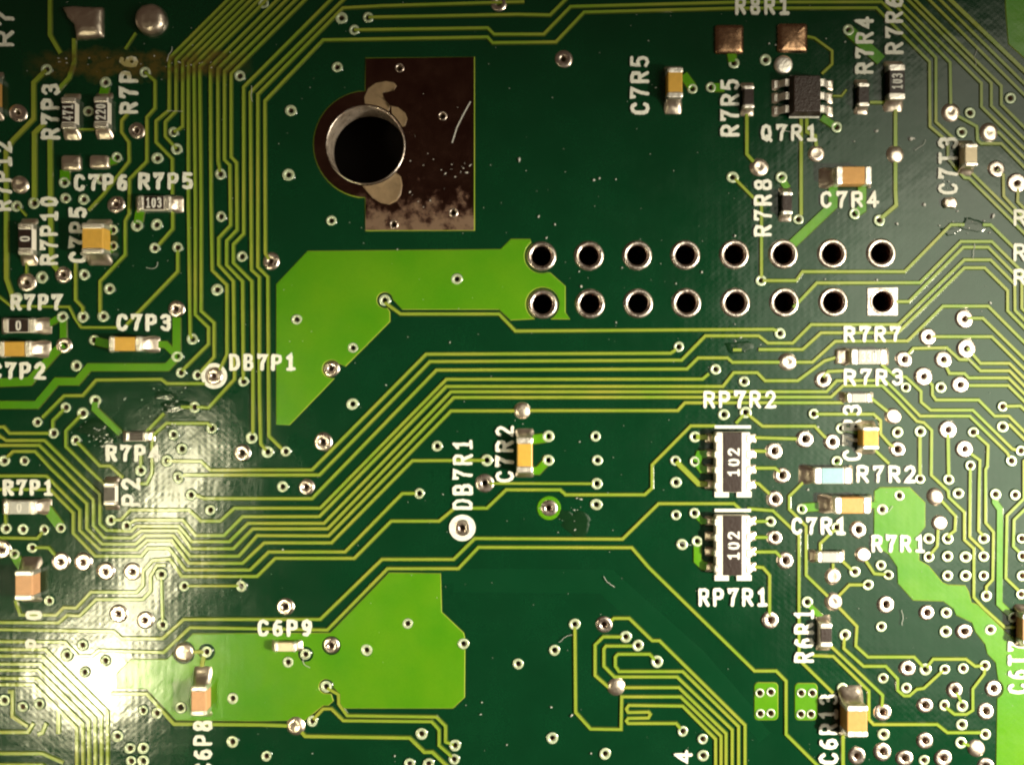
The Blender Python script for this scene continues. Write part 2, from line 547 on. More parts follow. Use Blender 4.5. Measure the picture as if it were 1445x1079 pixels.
def via_mesh(kind, variant):
    mb = MB()
    ro, rh = ROUT[kind] * (1 + 0.05 * (variant - 1)), RHOLE[kind]
    if kind == 'f':
        prof = [(ro + 1, 0), (ro - 0.3, 1.3), (ro * 0.82, 2.6), (ro * 0.55, 3.6 if variant else 2.2), (ro * 0.25, 4.0 if variant == 1 else 2.0), (0.4, 4.1 if variant == 1 else 1.8)]
        lathe(mb, prof, 20, [0] * 6)
        mats = ['solder']
    elif kind == 'g':
        prof = [(ro + 1.2, 0), (ro - 0.2, 1.3), (ro * 0.8, 1.6), (rh + 0.7, 1.55), (rh, 0.2), (rh, -THICK)]
        lathe(mb, prof, 16, [1, 0, 0, 0, 2])
        mats = ['ring', 'mask', 'barrel']
    else:
        prof = [(ro + 1.0, 0), (ro - 0.2, 1.4), (ro * 0.86, 1.9), (rh + 2.0, 1.9), (rh + 0.4, 1.2), (rh, 0.0), (rh, -THICK)]
        lathe(mb, prof, 20, [0, 0, 0, 0, 0, 1])
        mats = ['tin', 'barrel']
    o = mb.build('via', mats, None, world=False, smooth=True)
    me = o.data
    # image axes have y down: flip so faces look up
    for v in me.vertices:
        v.co.y = -v.co.y
    me.flip_normals()
    bpy.data.objects.remove(o)
    return me


VM = {(k, v): via_mesh(k, v) for k in 'gsfw' for v in range(3)}
for i, (x, y, k) in enumerate(VIAS):
    o = bpy.data.objects.new('via', VM[(k, rnd.randrange(3))])
    COL.objects.link(o)
    o.parent = board
    zz = 0.0
    o.location = W(x, y, zz)
    o.rotation_euler = (rnd.uniform(-0.05, 0.05), rnd.uniform(-0.05, 0.05), rnd.random() * 6.28)
    o.scale = (rnd.uniform(0.94, 1.06), rnd.uniform(0.94, 1.06), 1.0)
for x, y in PAD_HOLES + LAND_HOLES:
    mb = MB()
    lathe(mb, [(6.6, 1.2), (6.2, 1.75), (4.4, 1.7), (3.9, 0.9), (3.9, -THICK)], 14, [0, 0, 0, 1], x, y)
    mb.build('via', ['ring' if (x, y) in LAND_HOLES else 'tin', 'barrel'], board, smooth=True)

# ------------------------------------------------------------------ header holes
for i, (x, y) in enumerate(PINS):
    mb = MB()
    if i == 15:
        lp = [(1224, 407), (1266, 406), (1266, 445), (1224, 445)]
        po = plate('pin_pad', lp, [circle(x, y, 14.6, 20)], 1.6, ['tin'], board, 1.2)
        lathe(mb, [(18.0, 1.6), (17.2, 2.6), (15.0, 2.2), (13.8, 0.6), (13.6, -THICK)], 32, [0, 0, 0, 1], x, y)
    else:
        lathe(mb, [(21.2, 0), (20.2, 1.2), (18.6, 2.3), (16.6, 1.9), (14.8, 1.4), (13.8, -0.5), (13.6, -THICK)], 32, [0, 0, 0, 0, 0, 1], x, y)
    mb.build('pin_hole', ['tin', 'pinbarrel'], board, smooth=True)

# ------------------------------------------------------------------ mounting hole and its tinned pad
lp = [(516, 83), (669, 81), (669, 325), (516, 325), (516, 279)] + arc(518, 204, 75, 92, 268, 25)[1:-1] + [(516, 129)]
plate('mounting_pad', lp, [circle(MHOLE[0], MHOLE[1], MHOLE[2] + 0.4, 48)] + [circle(x, y, 4.1, 10) for x, y in PAD_HOLES], 1.2, ['padbrown', 'trace'], board, 1.4)
mb = MB()
lathe(mb, [(56.0, 1.2), (55.2, 2.0), (54.0, 1.0), (53.4, -THICK)], 64, [0, 0, 1], MHOLE[0], MHOLE[1])
mb.build('mounting_hole', ['tin', 'bore'], board, smooth=True)


def blob(name, pts, z0, h, mat, parent, steps=((1.0, 0.0), (0.97, 0.45), (0.86, 0.8), (0.62, 1.0), (0.3, 1.03)), rag=0.0):
    """puddle of solder or flux with a rounded edge, from an outline"""
    n0 = len(pts)
    dense = []
    for i in range(n0):
        a, b = pts[i], pts[(i + 1) % n0]
        m = max(1, int(math.hypot(b[0] - a[0], b[1] - a[1]) / 5))
        for k in range(m):
            dense.append((a[0] + (b[0] - a[0]) * k / m, a[1] + (b[1] - a[1]) * k / m))
    if sarea(dense) < 0:
        dense.reverse()
    cx = sum(p[0] for p in dense) / len(dense)
    cy = sum(p[1] for p in dense) / len(dense)
    jit = [1 + rnd.uniform(-rag, rag) for _ in dense]
    mb = MB()
    n = len(dense)
    for s, hh in steps:
        for p, j in zip(dense, jit):
            mb.v.append((cx + (p[0] - cx) * s * j, cy + (p[1] - cy) * s * j, z0 + h * hh * (1 + rnd.uniform(-0.06, 0.06))))
    for k in range(len(steps) - 1):
        for i in range(n):
            j = (i + 1) % n
            mb.f.append((k * n + i, k * n + j, (k + 1) * n + j, (k + 1) * n + i))
            mb.mi.append(0)
    mb.f.append(tuple((len(steps) - 1) * n + i for i in range(n)))
    mb.mi.append(0)
    return mb.build(name, [mat], parent, smooth=True)


FLAT = ((1.0, 0.0), (0.985, 0.9), (0.95, 1.0), (0.88, 0.75), (0.4, 0.7))
blob('flux_stain', [(515, 147), (514, 138), (519, 126), (530, 118), (545, 115), (556, 117), (560, 122), (556, 128), (545, 128), (540, 132), (543, 145), (551, 150)] + arc(516, 205, 57.5, -55, -88, 6), 1.2, 0.9, 'fluxtan', board, FLAT)
blob('flux_stain', [(552, 150), (562, 152), (572, 160), (575, 168), (572, 178)] + arc(516, 205, 57.5, -26, -50, 5), 1.2, 0.8, 'fluxtan', board, FLAT)
blob('flux_stain', arc(516, 205, 57.5, 95, 42, 9) + [(566, 250), (568, 262), (566, 275), (560, 284), (550, 289), (538, 287), (526, 280), (518, 271)], 1.2, 1.8, 'fluxtan', board, FLAT)
mb = MB()
ribbon(mb, [(664, 144), (655, 160), (645, 180), (638, 202)], 1.3, 1.2, 1.7, 0.2)
mb.build('scratch', ['dust'], board)

# ------------------------------------------------------------------ copper areas under the mask
o1 = [(390.6, 401), (434, 355), (706, 352.5), (720.7, 338), (748, 338)] + arc(764, 361.5, 25, -128, -290, 12) + [(776, 385.5), (797, 404), (797, 441), (804, 449.5), (778, 449.5)] + arc(765.5, 429, 24.5, 62, -242, 20) + \
     [(751, 449.5), (720.7, 451), (704, 436), (567.6, 436), (554, 421)] + arc(543, 423.6, 12, -15, -285, 14) + [(549.5, 440), (550, 453), (487, 516.5), (480.5, 513)] + arc(467.7, 520.4, 13.5, -35, -285, 14) + [(465, 540), (408, 599), (390.6, 599)]
plate('copper_area', o1, [circle(*at('b1', 227, 697), 4.3, 10), circle(*at('b1', 1097, 477), 4.3, 10), circle(*at('b1', 532, 850), 4.3, 10)], 1.0, ['pour', 'trace'], board, 1.1)
ve = at('d1', 1133, 418)
o2 = [(549, 808), (621.5, 809), (622.6, 863), (654, 893), (655.5, 901)] + arc(ve[0], ve[1], 5, -70, -290, 9) + [(655.5, 914), (655, 983), (639, 998), (484.5, 998), (480.6, 992), (480.6, 979), (473, 970)] + arc(460.4, 967.7, 11, 10, -275, 14) + \
     [(467, 979), (470, 988), (463, 994), (456, 994), (430, 1015), (360, 1016), (249, 1015), (208, 971), (165, 970), (165, 950), (185, 930), (236, 930), (272, 894), (466, 893)]
plate('copper_area', o2, [circle(*at('d1', 607, 452), 4.3, 10), circle(*at('d1', 830, 308), 4.3, 10), circle(*at('d1', 180, 518), 4.3, 10), circle(467.7, 910, 13.5, 18),
                          circle(*at('d1', 275, 475), 11, 14), circle(*at('d0', 1125, 462), 12, 14), circle(259.5, 919.6, 16.5, 20), circle(*at('d0', 985, 765), 4.3, 10), circle(*at('d0', 1267, 715), 4.3, 10)], 1.0, ['pour', 'trace'], board, 1.1)
o3 = [(1234, 692), (1241, 688), (1283, 687.5), (1304.6, 709), (1304.6, 742.6), (1296, 753), (1296, 790), (1310, 798.5), (1329, 821.6), (1337, 825), (1361.5, 826), (1366, 834), (1370, 850), (1379, 853), (1420, 893), (1450, 915), (1560, 990), (1560, 1180), (1404, 1180), (1407, 985)] + \
     arc(1401, 971, 15, 60, -60, 7) + [(1407, 950), (1405, 934), (1393, 921), (1390, 908), (1376, 890), (1371, 877), (1349, 866.5), (1345, 857.5), (1330.5, 847), (1288, 845.7), (1267, 822), (1266, 799), (1254, 781), (1233, 768)]
plate('copper_area', o3, [circle(*at('c3', 745, 612), 4.3, 10), circle(*at('c3', 652, 687), 4.3, 10), circle(*at('d3', 1240, 342), 4.3, 10)], 1.0, ['pour', 'trace'], board, 1.1)
plate('copper_area', [(1419, -120), (1419, 10), (1423, 62), (1450, 86), (1600, 210), (1600, -120)], [], 1.0, ['pour', 'trace'], board, 1.1)


def rrect(x0, y0, x1, y1, r, n=4):
    out = []
    for cx, cy, a in ((x1 - r, y0 + r, -90), (x1 - r, y1 - r, 0), (x0 + r, y1 - r, 90), (x0 + r, y0 + r, 180)):
        out += arc(cx, cy, r, a, a + 90, n)
    return out


plate('copper_land', rrect(1121.7, 964, 1152.5, 1014.5, 5), [circle(x, y, 4.1, 10) for x, y in LAND_HOLES[:4]], 1.0, ['pour', 'trace'], board, 1.1)
plate('copper_land', rrect(1064.6, 963, 1097, 1014.5, 5), [circle(x, y, 4.1, 10) for x, y in LAND_HOLES[4:]], 1.0, ['pour', 'trace'], board, 1.1)

# copper buried one layer down, just showing through the mask
for pts, w in (([(600, 812), (860, 814), (985, 925), (1060, 1010)], 9), ([(640, 826), (850, 828), (960, 925)], 6), ([(930, 880), (1010, 960), (1080, 1040)], 8)):
    mb = MB()
    ribbon(mb, pts, w, 0.0, 0.05 + 0.01 * w, 6.0)
    mb.build('buried_trace', ['inner'], board)

# ------------------------------------------------------------------ traces: width, points
N = 4.4
TRACES = [
    # upper bus on the side of the burnt flux band
    (N, [(205, 102), (219, 115), (219, 153), (207.5, 166), (207.5, 228), (183, 253), (182.5, 302), (177, 312), (177, 359.5), (141.5, 397), (141.5, 441)]),
    (N, [(181, 160), (172, 171), (172, 187), (182, 201), (182.5, 228), (145, 276), (125, 297)]),
    (N, [(362, -40), (239, 83), (239, 155.7), (220.5, 171), (220.5, 201), (243.4, 224.5), (243.4, 275)]),
    (N, [(244, 296), (244, 323), (224.5, 345.3)]),
    (N, [(373, -40), (248.6, 84.4), (248.6, 157), (233.5, 172.5), (233.5, 193), (249.6, 210.7)]),
    (N, [(384, -40), (258, 86), (258, 179), (246, 187)]),
    (N, [(395, -40), (266, 89), (266, 280), (268.5, 470), (271, 478)]),
    (N, [(406, -40), (274, 92), (275.8, 280), (275.8, 444), (294.5, 462), (294.5, 485.4), (257, 523)]),
    (N, [(417, -40), (282, 95), (284, 280), (284, 438.7), (302.3, 455.5), (302.3, 503.5), (283, 525)]),
    (N, [(432, -40), (297, 95), (298, 280), (299.7, 381.6), (320.4, 402.3), (320.4, 500), (310, 522)]),
    (N, [(445, -40), (307.5, 97.5), (308, 228), (311, 243)]),
    (N, [(458, -40), (317, 101), (317, 226), (324.5, 233.5), (325.6, 318), (308.8, 336), (308.8, 374), (329.5, 397), (331, 535), (294.5, 575), (278, 574)]),
    (N, [(471, -40), (326.4, 104.6), (326.4, 222), (334, 230), (334.7, 324.5), (320, 340), (320, 374), (342.5, 397), (343.5, 536)]),
    (N, [(507, -40), (344, 123.5), (344, 330), (329.5, 345), (329.5, 371), (355.5, 397), (357, 540), (357, 612)]),
    (N, [(525, -40), (353.4, 131), (355, 381), (366, 391), (366, 550), (368, 626), (376, 635)]),
    (N, [(740, 3), (540, 9), (484, 12), (364, 133.6), (364, 377), (378, 391), (379.5, 615), (398, 633)]),
    (N, [(380, 366), (374.5, 358), (374, 143), (456, 57), (688, 53), (695, 61), (784, 60), (824, 18), (1034, 12.5), (1236, 12), (1311, 88), (1311.5, 179), (1328, 193), (1337, 203), (1337, 225), (1360, 251), (1367, 252), (1430, 315), (1530, 415)]),
    (N, [(500, 42.8), (688, 40), (697, 49), (767, 49), (805, 10), (1034, 4), (1243.6, 3.5), (1320, 82), (1320, 172.5), (1345, 196)]),
    (N, [(520, 25), (730, 21), (776, 22), (797, 1), (830, -30)]),
    (6.5, [(66, 99), (48, 117), (48, 168), (18, 199), (9, 214), (9.5, 393), (17, 415), (19, 428)]),
    (7, [(63, 175), (49, 188), (49, 284)]),
    (7, [(71, 195), (72, 320), (73, 370), (84, 384)]),
    (6, [(105, 55), (105, 88), (98, 110), (82, 128)]),
    (6, [(71, -40), (71, 50), (86, 76)]),
    (3.4, [(192, 47), (177, 70)]),
    (3, [(112, 183), (135, 183)]),
    (3.6, [(-60, 378), (0, 419), (16, 432), (98, 433), (106, 449), (115, 462), (169, 462)]),
    (N, [(251, 353), (251, 383), (179, 458)]),
    (N, [(107, 371), (107, 423), (117, 434), (117.5, 441)]),
    (3.4, [(38, 371), (38, 392)]),
    (3, [(26, 292), (38, 305)]),
    (11.5, [(249.5, 448), (249.5, 500)]),
    (9.5, [(216, 486), (234, 486), (250, 502)]),
    (12, [(135, 481), (156, 486)]),
    (11, [(250, 503), (236, 518), (126, 518), (109, 538), (80, 538), (52, 571), (-80, 571)]),
    (9, [(64, 460), (86, 447)]),
    (10, [(89.5, 452), (90, 482)]),
    (12, [(91, 487), (80, 495), (42, 538), (-80, 543)]),
    (N, [(290, 541), (236, 541), (228, 535), (136, 536), (117, 558), (91, 558), (60, 589)]),
    (N, [(91, 577), (75, 593), (75, 604)]),
    (N, [(-60, 602), (6, 602), (14, 611), (70, 611)]),
    (N, [(10, 645), (19, 636.5), (50, 636.5), (71.7, 660), (123, 710), (123, 745), (145, 767), (192, 767), (205, 755), (245, 755), (268.5, 784), (337, 784), (363, 755), (463.8, 755.4), (636.3, 579.4), (727, 579.4)]),
    (N, [(-60, 628), (56, 628), (88.4, 660), (132.3, 704.8), (132.3, 741), (148, 758), (186, 758.5), (200, 748), (252, 748), (270, 773.5), (329.5, 773.5), (356.7, 745.5), (462.5, 745.5), (640.2, 560.5), (1172, 560), (1189, 544), (1244, 544), (1265, 564), (1293, 594), (1303, 596), (1314, 607), (1313.4, 670), (1337, 692), (1338, 701), (1360, 722), (1360, 761), (1373.4, 773.4), (1373.4, 842), (1386, 856), (1417.5, 884.6), (1438, 884)]),
    (N, [(-60, 600), (-20, 600), (9, 621), (63.5, 621), (103, 660), (141.4, 697), (141.4, 738.5), (150.5, 747.6), (185.5, 749), (193, 742), (253, 742), (271, 763.6), (324, 763.6), (350, 737.7), (457.3, 737.7), (636.3, 552.5), (1165.8, 552.5), (1180, 537), (1248, 536.5), (1265, 553), (1297.5, 586.7), (1367.6, 586.7), (1420, 638), (1424, 645)]),
    (N, [(115, 585), (93.4, 607.5), (93.4, 629.5), (124, 660), (149, 684)]),
    (N, [(109, 623), (141.4, 657), (155.7, 657), (174, 674)]),
    (N, [(-60, 671), (66, 671), (113, 719), (113, 747.6), (141.4, 775), (193, 775), (208, 762), (243, 762), (267, 794), (342.5, 794), (373, 765.2), (467.7, 765.2), (581.8, 649.5), (684, 649)]),
    (N, [(-60, 690), (71, 690), (103.8, 723), (103.8, 751.5), (135, 784), (200, 784), (209, 773), (239, 773), (262, 803.4), (353, 803.4), (379.5, 778), (487, 778), (567.6, 695.7), (586, 695.7)]),
    (N, [(22, 846), (29, 867), (80, 867), (90, 856.5), (108, 857), (129, 834.5), (193, 835), (202.4, 825), (202.4, 804.6), (216, 790), (240, 788), (257, 812.5), (363, 812.5), (388.5, 787), (500, 787), (552, 734.6), (619.5, 734.6), (641.5, 716.4), (687, 716.4), (714, 690.5), (790, 690.5), (797.8, 697.5), (909.4, 697.5), (919.8, 688), (919.8, 655.5), (974.3, 600.5), (1010, 600.5)]),
    (N, [(-60, 877), (83, 878), (95, 867), (113, 868), (136, 845), (202, 845), (213, 833), (213, 812), (222, 797), (234, 797)]),
    (N, [(160, 733), (171, 733), (184, 719), (267, 719), (284, 734.6), (311, 734.6), (331, 716.4), (452, 716.4), (629.8, 535), (991, 534.7), (1000, 527)]),
    (N, [(182, 739), (191, 733), (258, 733), (276, 755), (316.5, 755), (342.5, 728.5), (450.8, 728.2), (629.8, 545), (1019.7, 545), (1035, 525.6), (1068, 525.6), (1079, 537), (1125, 537), (1163, 509), (1180, 504)]),
    (N, [(276, 698), (288, 702.8), (440.4, 703), (615.6, 522), (969, 520.4), (984.7, 504.8), (1026, 504.8), (1033, 511), (1146, 510.8), (1178, 481.5), (1280, 481), (1330, 432), (1393.5, 432), (1445, 483.5), (1545, 583)]),
    (N, [(236, 650), (284, 650.5), (297, 663), (440.4, 662.5), (601.3, 499.6), (945.8, 498.3), (954, 493)]),
    (N, [(253, 672), (262, 669.7), (450.8, 669.7), (606.5, 510), (961.3, 508), (995, 473.7), (1070, 473.7), (1083, 484), (1118, 484), (1144, 458), (1267, 458), (1360, 366.7), (1397, 366.7), (1431, 401), (1431.5, 438), (1445, 452), (1540, 547)]),
    (N, [(543, 427), (565, 443), (704, 443), (727, 467), (1090, 464.5), (1097, 467)]),
    (N, [(1070, 493), (1132, 493), (1158, 469.5), (1266, 469.5), (1360, 378), (1388.5, 378), (1421, 410), (1421, 438.5), (1445, 463), (1540, 558)]),
    (N, [(1034, 493.5), (1046, 493.5)]),
    # pair that runs past the big lower copper area
    (N, [(1044, 718), (1035, 710), (929, 710), (878, 760), (670, 759), (640, 788.5), (539, 788.5), (452, 873), (259.5, 873), (229.6, 900), (172, 900), (161, 890), (-60, 886.5)]),
    (N, [(1220, 1140), (1153, 1079), (1108.7, 1035), (1108.7, 960), (1094.5, 945.6), (1064, 945.6), (915, 800), (891, 772), (675, 771.5), (646.7, 801.5), (547, 801.5), (462, 888), (268.5, 884.6), (231, 919.7), (140, 917), (130, 925), (111, 924.6), (92, 905), (-60, 904)]),
    (3.6, [(228, 813), (229.6, 876)]),
    (3.6, [(265, 826), (337, 826)]),
    # fan at the lower edge
    (4.6, [(-60, 915.4), (64.6, 915.4), (152.3, 1003), (152.3, 1160)]),
    (4.6, [(-60, 924.5), (60, 924.5), (143.6, 1008), (143.6, 1160)]),
    (4.6, [(-60, 936), (57.7, 936), (135, 1013), (135, 1160)]),
    (4.6, [(-60, 944.5), (54, 944.5), (126, 1016), (126, 1160)]),
    (4.6, [(-60, 956), (53, 956), (117.6, 1020), (117.6, 1160)]),
    (4.6, [(-60, 965), (48, 965), (109, 1026), (109, 1160)]),
    (6, [(83, 1000), (83, 1034)]), (5, [(-60, 1032), (40, 1032), (48, 1019)]), (5, [(54, 1035), (60, 1033), (66, 1019)]), (5, [(-40, 1062), (60, 1062), (90, 1075)]), (5, [(-40, 1078), (60, 1078), (80, 1090)]),
    (5, [(12, 975), (18, 975), (18, 1010), (40, 1024)]),
    (14, [(66, 716), (85, 742)]),
    (4, [(8, 724), (9, 739)]),
    (N, [(-60, 757.5), (53, 759), (61, 750)]),
    (N, [(50, 772), (69, 772), (83, 788)]),
    (13, [(21, 783), (33, 803)]),
    (9, [(135, 567), (134, 577), (171, 612)]),
    (N, [(207, 609), (232, 583)]),
    (N, [(256, 574), (272, 574)]),
    (N, [(299, 602), (293, 597), (235, 597), (215, 615), (215, 667), (207.6, 682), (192, 682)]),
    (N, [(199, 659), (199, 641)]),
    (5, [(260, 919), (288, 919)]), (6, [(288, 925), (284, 946)]),
    (5, [(157, 978), (207.6, 978), (246, 1020.5), (370, 1021.6), (417, 1023.4), (431, 1037.7), (578, 1040), (598.7, 1060), (610, 1060), (630, 1079), (680, 1130)]),
    (N, [(462, 970), (478, 979), (478, 992), (490, 1008.6), (615.6, 1010.5), (628.6, 1023.5), (628.6, 1045.5), (640, 1050)]),
    (N, [(442, 1014), (456, 999), (467.7, 999), (484.5, 1015.7), (609, 1017), (619.5, 1028.6), (619.5, 1050.7), (638, 1067)]),
    # serpentine group
    (N, [(861, 876), (866, 871.5), (887.4, 871.5), (919.8, 903), (930, 903), (1050.8, 1022), (1050.8, 1160)]),
    (N, [(924, 930), (916, 922), (871.8, 922), (867.9, 926), (867.9, 939), (873, 946.4), (962.6, 946.4), (1041.7, 1024), (1041.7, 1160)]),
    (N, [(895, 910.5), (855, 910.5), (851.8, 914.5), (851.8, 939), (866.6, 954), (954.8, 954), (1032.7, 1028.6), (1032.7, 1160)]),
    (N, [(878, 897.6), (851, 897.6), (839.4, 909), (839.4, 952), (858.8, 969), (957.4, 969), (1024, 1033.8), (1024, 1160)]),
    (N, [(811, 884), (812, 1004), (832.9, 1027.3), (876, 1028), (877, 982), (960, 982), (1017, 1037.7), (1017, 1160)]),
    (N, [(960, 1027), (953.5, 1019.5), (886, 1019.5), (883.5, 1016), (886, 1012.3), (914.6, 1011.8), (917.2, 1007), (914.6, 1003.5), (886, 1004), (883.5, 999), (887, 994), (962.6, 995), (1009.3, 1041.6), (1009.3, 1160)]),
    # around the upper right parts
    (5, [(1053.4, 154), (1053.4, 218), (1064, 230)]),
    (N, [(1037, 253), (1074, 291), (1074, 391)]),
    (12, [(1005, 124), (1022, 124)]),
    (13, [(964, 106), (977, 124)]),
    (13, [(1032, 76), (1034, 88)]),
    (16, [(1198, 44), (1243, 86)]),
    (4, [(1138, 52), (1149, 54.5), (1173.6, 72.6), (1173.6, 91), (1159, 105)]),
    (3, [(1174, 136), (1187, 136), (1194, 127)]),
    (4.5, [(1227, 145), (1254, 145)]),
    (5.5, [(1263, 154), (1263, 212)]),
    (5.5, [(1263, 224), (1263, 270), (1264, 290), (1243, 308)]),
    (10, [(1159, 166), (1179, 179)]),
    (5, [(1138, 166), (1138, 187), (1150, 192), (1151.5, 208)]),
    (5, [(1130, 168), (1130, 304)]),
    (10, [(1102, 252), (1111, 266)]),
    (13, [(1175, 258), (1175, 290), (1117, 345)]),
    (12, [(1216, 258), (1216, 295), (1207, 301)]),
    (N, [(1250, -40), (1250, -5), (1340, 89), (1341, 152)]),
    (N, [(1341, 159), (1377.6, 179), (1378.5, 198), (1383.5, 203), (1412, 203), (1445, 237), (1540, 334)]),
    (N, [(1395.5, 187), (1408, 187), (1445, 224), (1540, 320)]),
    (N, [(1225, -40), (1384, 118), (1384, 151), (1445, 211), (1540, 306)]),
    (N, [(1240, -40), (1398, 118), (1398, 150), (1445, 197), (1540, 292)]),
    (N, [(1250, -40), (1412, 122), (1412, 148), (1445, 181), (1540, 276)]),
    (N, [(1270, -40), (1445, 135), (1540, 230)]),
    (N, [(1285, -40), (1445, 119), (1540, 214)]),
    (6, [(1298, -40), (1445, 101), (1540, 192)]),
    (N, [(1362, 200), (1368, 212)]),
    (N, [(1406, 240), (1415, 247), (1415.5, 277), (1432, 295), (1530, 393)]),
    (N, [(1436, 262), (1435, 285), (1450, 300), (1530, 380)]),
    (N, [(1367, 241), (1429, 302), (1530, 403)]),
    (N, [(1076, 396), (1123, 396), (1132, 383.4), (1276, 383.4), (1341, 317.5), (1360, 317.5)]),
    (N, [(1386, 317.5), (1397, 317.5), (1430, 350), (1530, 450)]),
    (N, [(1119, 434), (1152, 399.3), (1297.5, 399), (1355, 341), (1398.5, 341), (1440, 382), (1540, 482)]),
    (N, [(1264, 425.6), (1282, 425.6), (1358.4, 349), (1393.5, 349), (1431, 387), (1540, 496)]),
    (N, [(1441, 380), (1441, 435), (1540, 534)]),
    (N, [(1161, 532), (1168, 524), (1190, 523)]),
    (N, [(1365, 449), (1386, 449), (1445, 507), (1540, 602)]),
    (N, [(1315, 475), (1398.5, 475), (1445, 521), (1540, 616)]),
    (N, [(1364, 491), (1382.6, 512.5), (1423.5, 512.5), (1445, 534), (1540, 629)]),
    (N, [(1278, 503), (1288, 491.5), (1335, 490.5), (1353, 507), (1366.8, 507.5), (1382.6, 523), (1423.5, 523), (1445, 545), (1540, 640)]),
    (N, [(1331, 510), (1339, 526.7), (1360, 526.7), (1366, 533), (1422, 533), (1445, 556), (1540, 651)]),
    (N, [(1358, 543.7), (1421.8, 543.7), (1445, 566.7), (1540, 662)]),
    (N, [(1305, 534), (1315, 543), (1315, 557), (1320, 564), (1380, 564), (1402.6, 586.7), (1422.6, 586.7), (1445, 609), (1540, 704)]),
    (N, [(1243, 514), (1262, 530), (1277.5, 531.7), (1299, 552), (1299, 567), (1312.5, 578.4), (1371.8, 578.4), (1427.6, 633), (1437, 635.5)]),
    (N, [(1418, 573), (1439, 572.5), (1450, 583), (1540, 673)]),
    (N, [(1418, 601), (1424, 599), (1445, 620), (1540, 715)]),
    (5, [(1297.5, 612), (1297.5, 670)]),
    (5, [(1337, 612), (1338, 670)]),
    (N, [(1377, 613), (1393.5, 628), (1392.6, 657), (1390, 662), (1390, 737), (1401, 750), (1400, 817), (1391, 827), (1391, 836)]),
    (N, [(1365, 637), (1382, 649), (1381, 680), (1380, 748), (1386, 755)]),
    (N, [(1368.4, 660), (1367.5, 757), (1387, 776)]),
    (N, [(1326, 704), (1347.6, 727.5), (1346.7, 748), (1340, 753), (1337, 758)]),
    (N, [(1323, 744), (1321.7, 770), (1312, 782)]),
    (9, [(1403.5, 700), (1403.5, 708), (1410.5, 718), (1409.5, 851), (1427, 868)]),
    (N, [(1475, 630), (1444, 650), (1444, 703), (1420, 727), (1418.5, 815), (1437, 833)]),
    (N, [(1500, 664), (1430, 733), (1429, 770), (1437, 778)]),
    (N, [(1228, 561), (1254, 582)]),
    (N, [(1151, 584), (1232, 584), (1242, 593), (1242, 612), (1254, 626), (1261, 631)]),
    (N, [(1228, 629), (1254, 654)]),
    (N, [(1136, 677), (1113.4, 699.6), (1113.4, 718), (1137, 742), (1137, 811), (1169, 842)]),
    (N, [(1180, 853), (1208.6, 883), (1207, 910.6), (1224, 926), (1289, 926), (1302, 940)]),
    (N, [(1307, 941), (1316, 929), (1362, 929), (1375, 939), (1386, 938.5)]),
    (N, [(1389, 943), (1388, 950), (1372, 971), (1372, 1001), (1363, 1006.6), (1346, 1006.6), (1334, 997)]),
    (N, [(1180, 843), (1198, 824.4), (1220, 824.4)]),
    (N, [(1054, 717), (1090, 720), (1127, 755), (1127, 930), (1175, 977)]),
    (N, [(1146, 924), (1175, 925), (1225.5, 974), (1225.5, 1014), (1232, 1021), (1321.5, 1021), (1336, 1032.5), (1384, 1032.5)]),
    (N, [(1170, 909), (1245, 980), (1244, 996)]),
    (N, [(1191, 899), (1190, 914), (1217.7, 939), (1249, 939), (1266, 957), (1266, 973), (1275, 980.6), (1282.6, 980.6), (1293, 971.5), (1303, 970), (1330, 945)]),
    (8, [(1140, 852), (1161, 873)]),
    (N, [(1218, 786), (1233, 808.6), (1249, 810)]),
    (N, [(1187, 790), (1202, 804)]), (N, [(1157, 778), (1157, 766), (1178, 746)]), (4, [(1175, 794), (1175, 806)]),
    (4, [(1349, 976), (1356, 990)]), (4, [(1358, 1047), (1370, 1052)]),
    (5, [(1189, 1034), (1189, 1160)]),
    (10, [(1190, 972), (1202, 984)]),
    (N, [(1054, 584), (1075.5, 601), (1149, 601), (1162, 615), (1170, 621)]), (N, [(1049, 585), (1038, 597)]),
    (N, [(1064, 617), (1128, 619)]), (N, [(1064, 636), (1086, 636.5)]), (N, [(1064, 660), (1093, 660), (1100, 666)]), (N, [(1064, 681), (1070, 682), (1088, 699)]),
    (N, [(1064, 735), (1083, 735)]), (N, [(1064, 757.5), (1086, 757.5)]), (N, [(1064, 778), (1094, 778), (1102, 786)]), (N, [(1064, 799), (1076, 800), (1085.5, 811), (1085.5, 868)]),
    (7.5, [(954, 651), (985, 682), (1000, 683)]),
    (11, [(983, 652), (987, 641), (1000, 640)]), (10, [(984, 654), (990, 662), (1000, 662)]), (7, [(982, 616), (1000, 617)]),
    (8, [(982, 726), (991, 735), (1000, 735)]), (11, [(984, 766), (984, 790), (992, 798), (1000, 798)]),
    (13, [(750, 620), (772, 617)]), (11, [(771, 651), (759, 664), (750, 664)]),
    (3.6, [(690, 681.5), (836, 682)]),
    (N, [(740, 579), (956, 579), (966, 568), (1190, 568)]),
    (9, [(1222, 712), (1238, 712)]), (12, [(1132, 716), (1160, 714)]), (8, [(1181, 652), (1186, 662)]), (9, [(1192, 605), (1212, 609)]),
    (10, [(165, 226), (150, 230)]), (14, [(92, 240), (92, 256)]), (13, [(199, 292), (195, 316)]), (11, [(143, 328), (158, 325)]), (16, [(143, 354), (158, 348)]), (13, [(149, 122), (146, 136)]),
]
for i, (w, pts) in enumerate(TRACES):
    mb = MB()
    dz = 0.012 * (i % 17)
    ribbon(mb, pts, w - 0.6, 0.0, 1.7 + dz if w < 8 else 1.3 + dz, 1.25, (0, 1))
    mb.build('trace', ['trace' if w < 8 else 'pour', 'traceedge'], board)

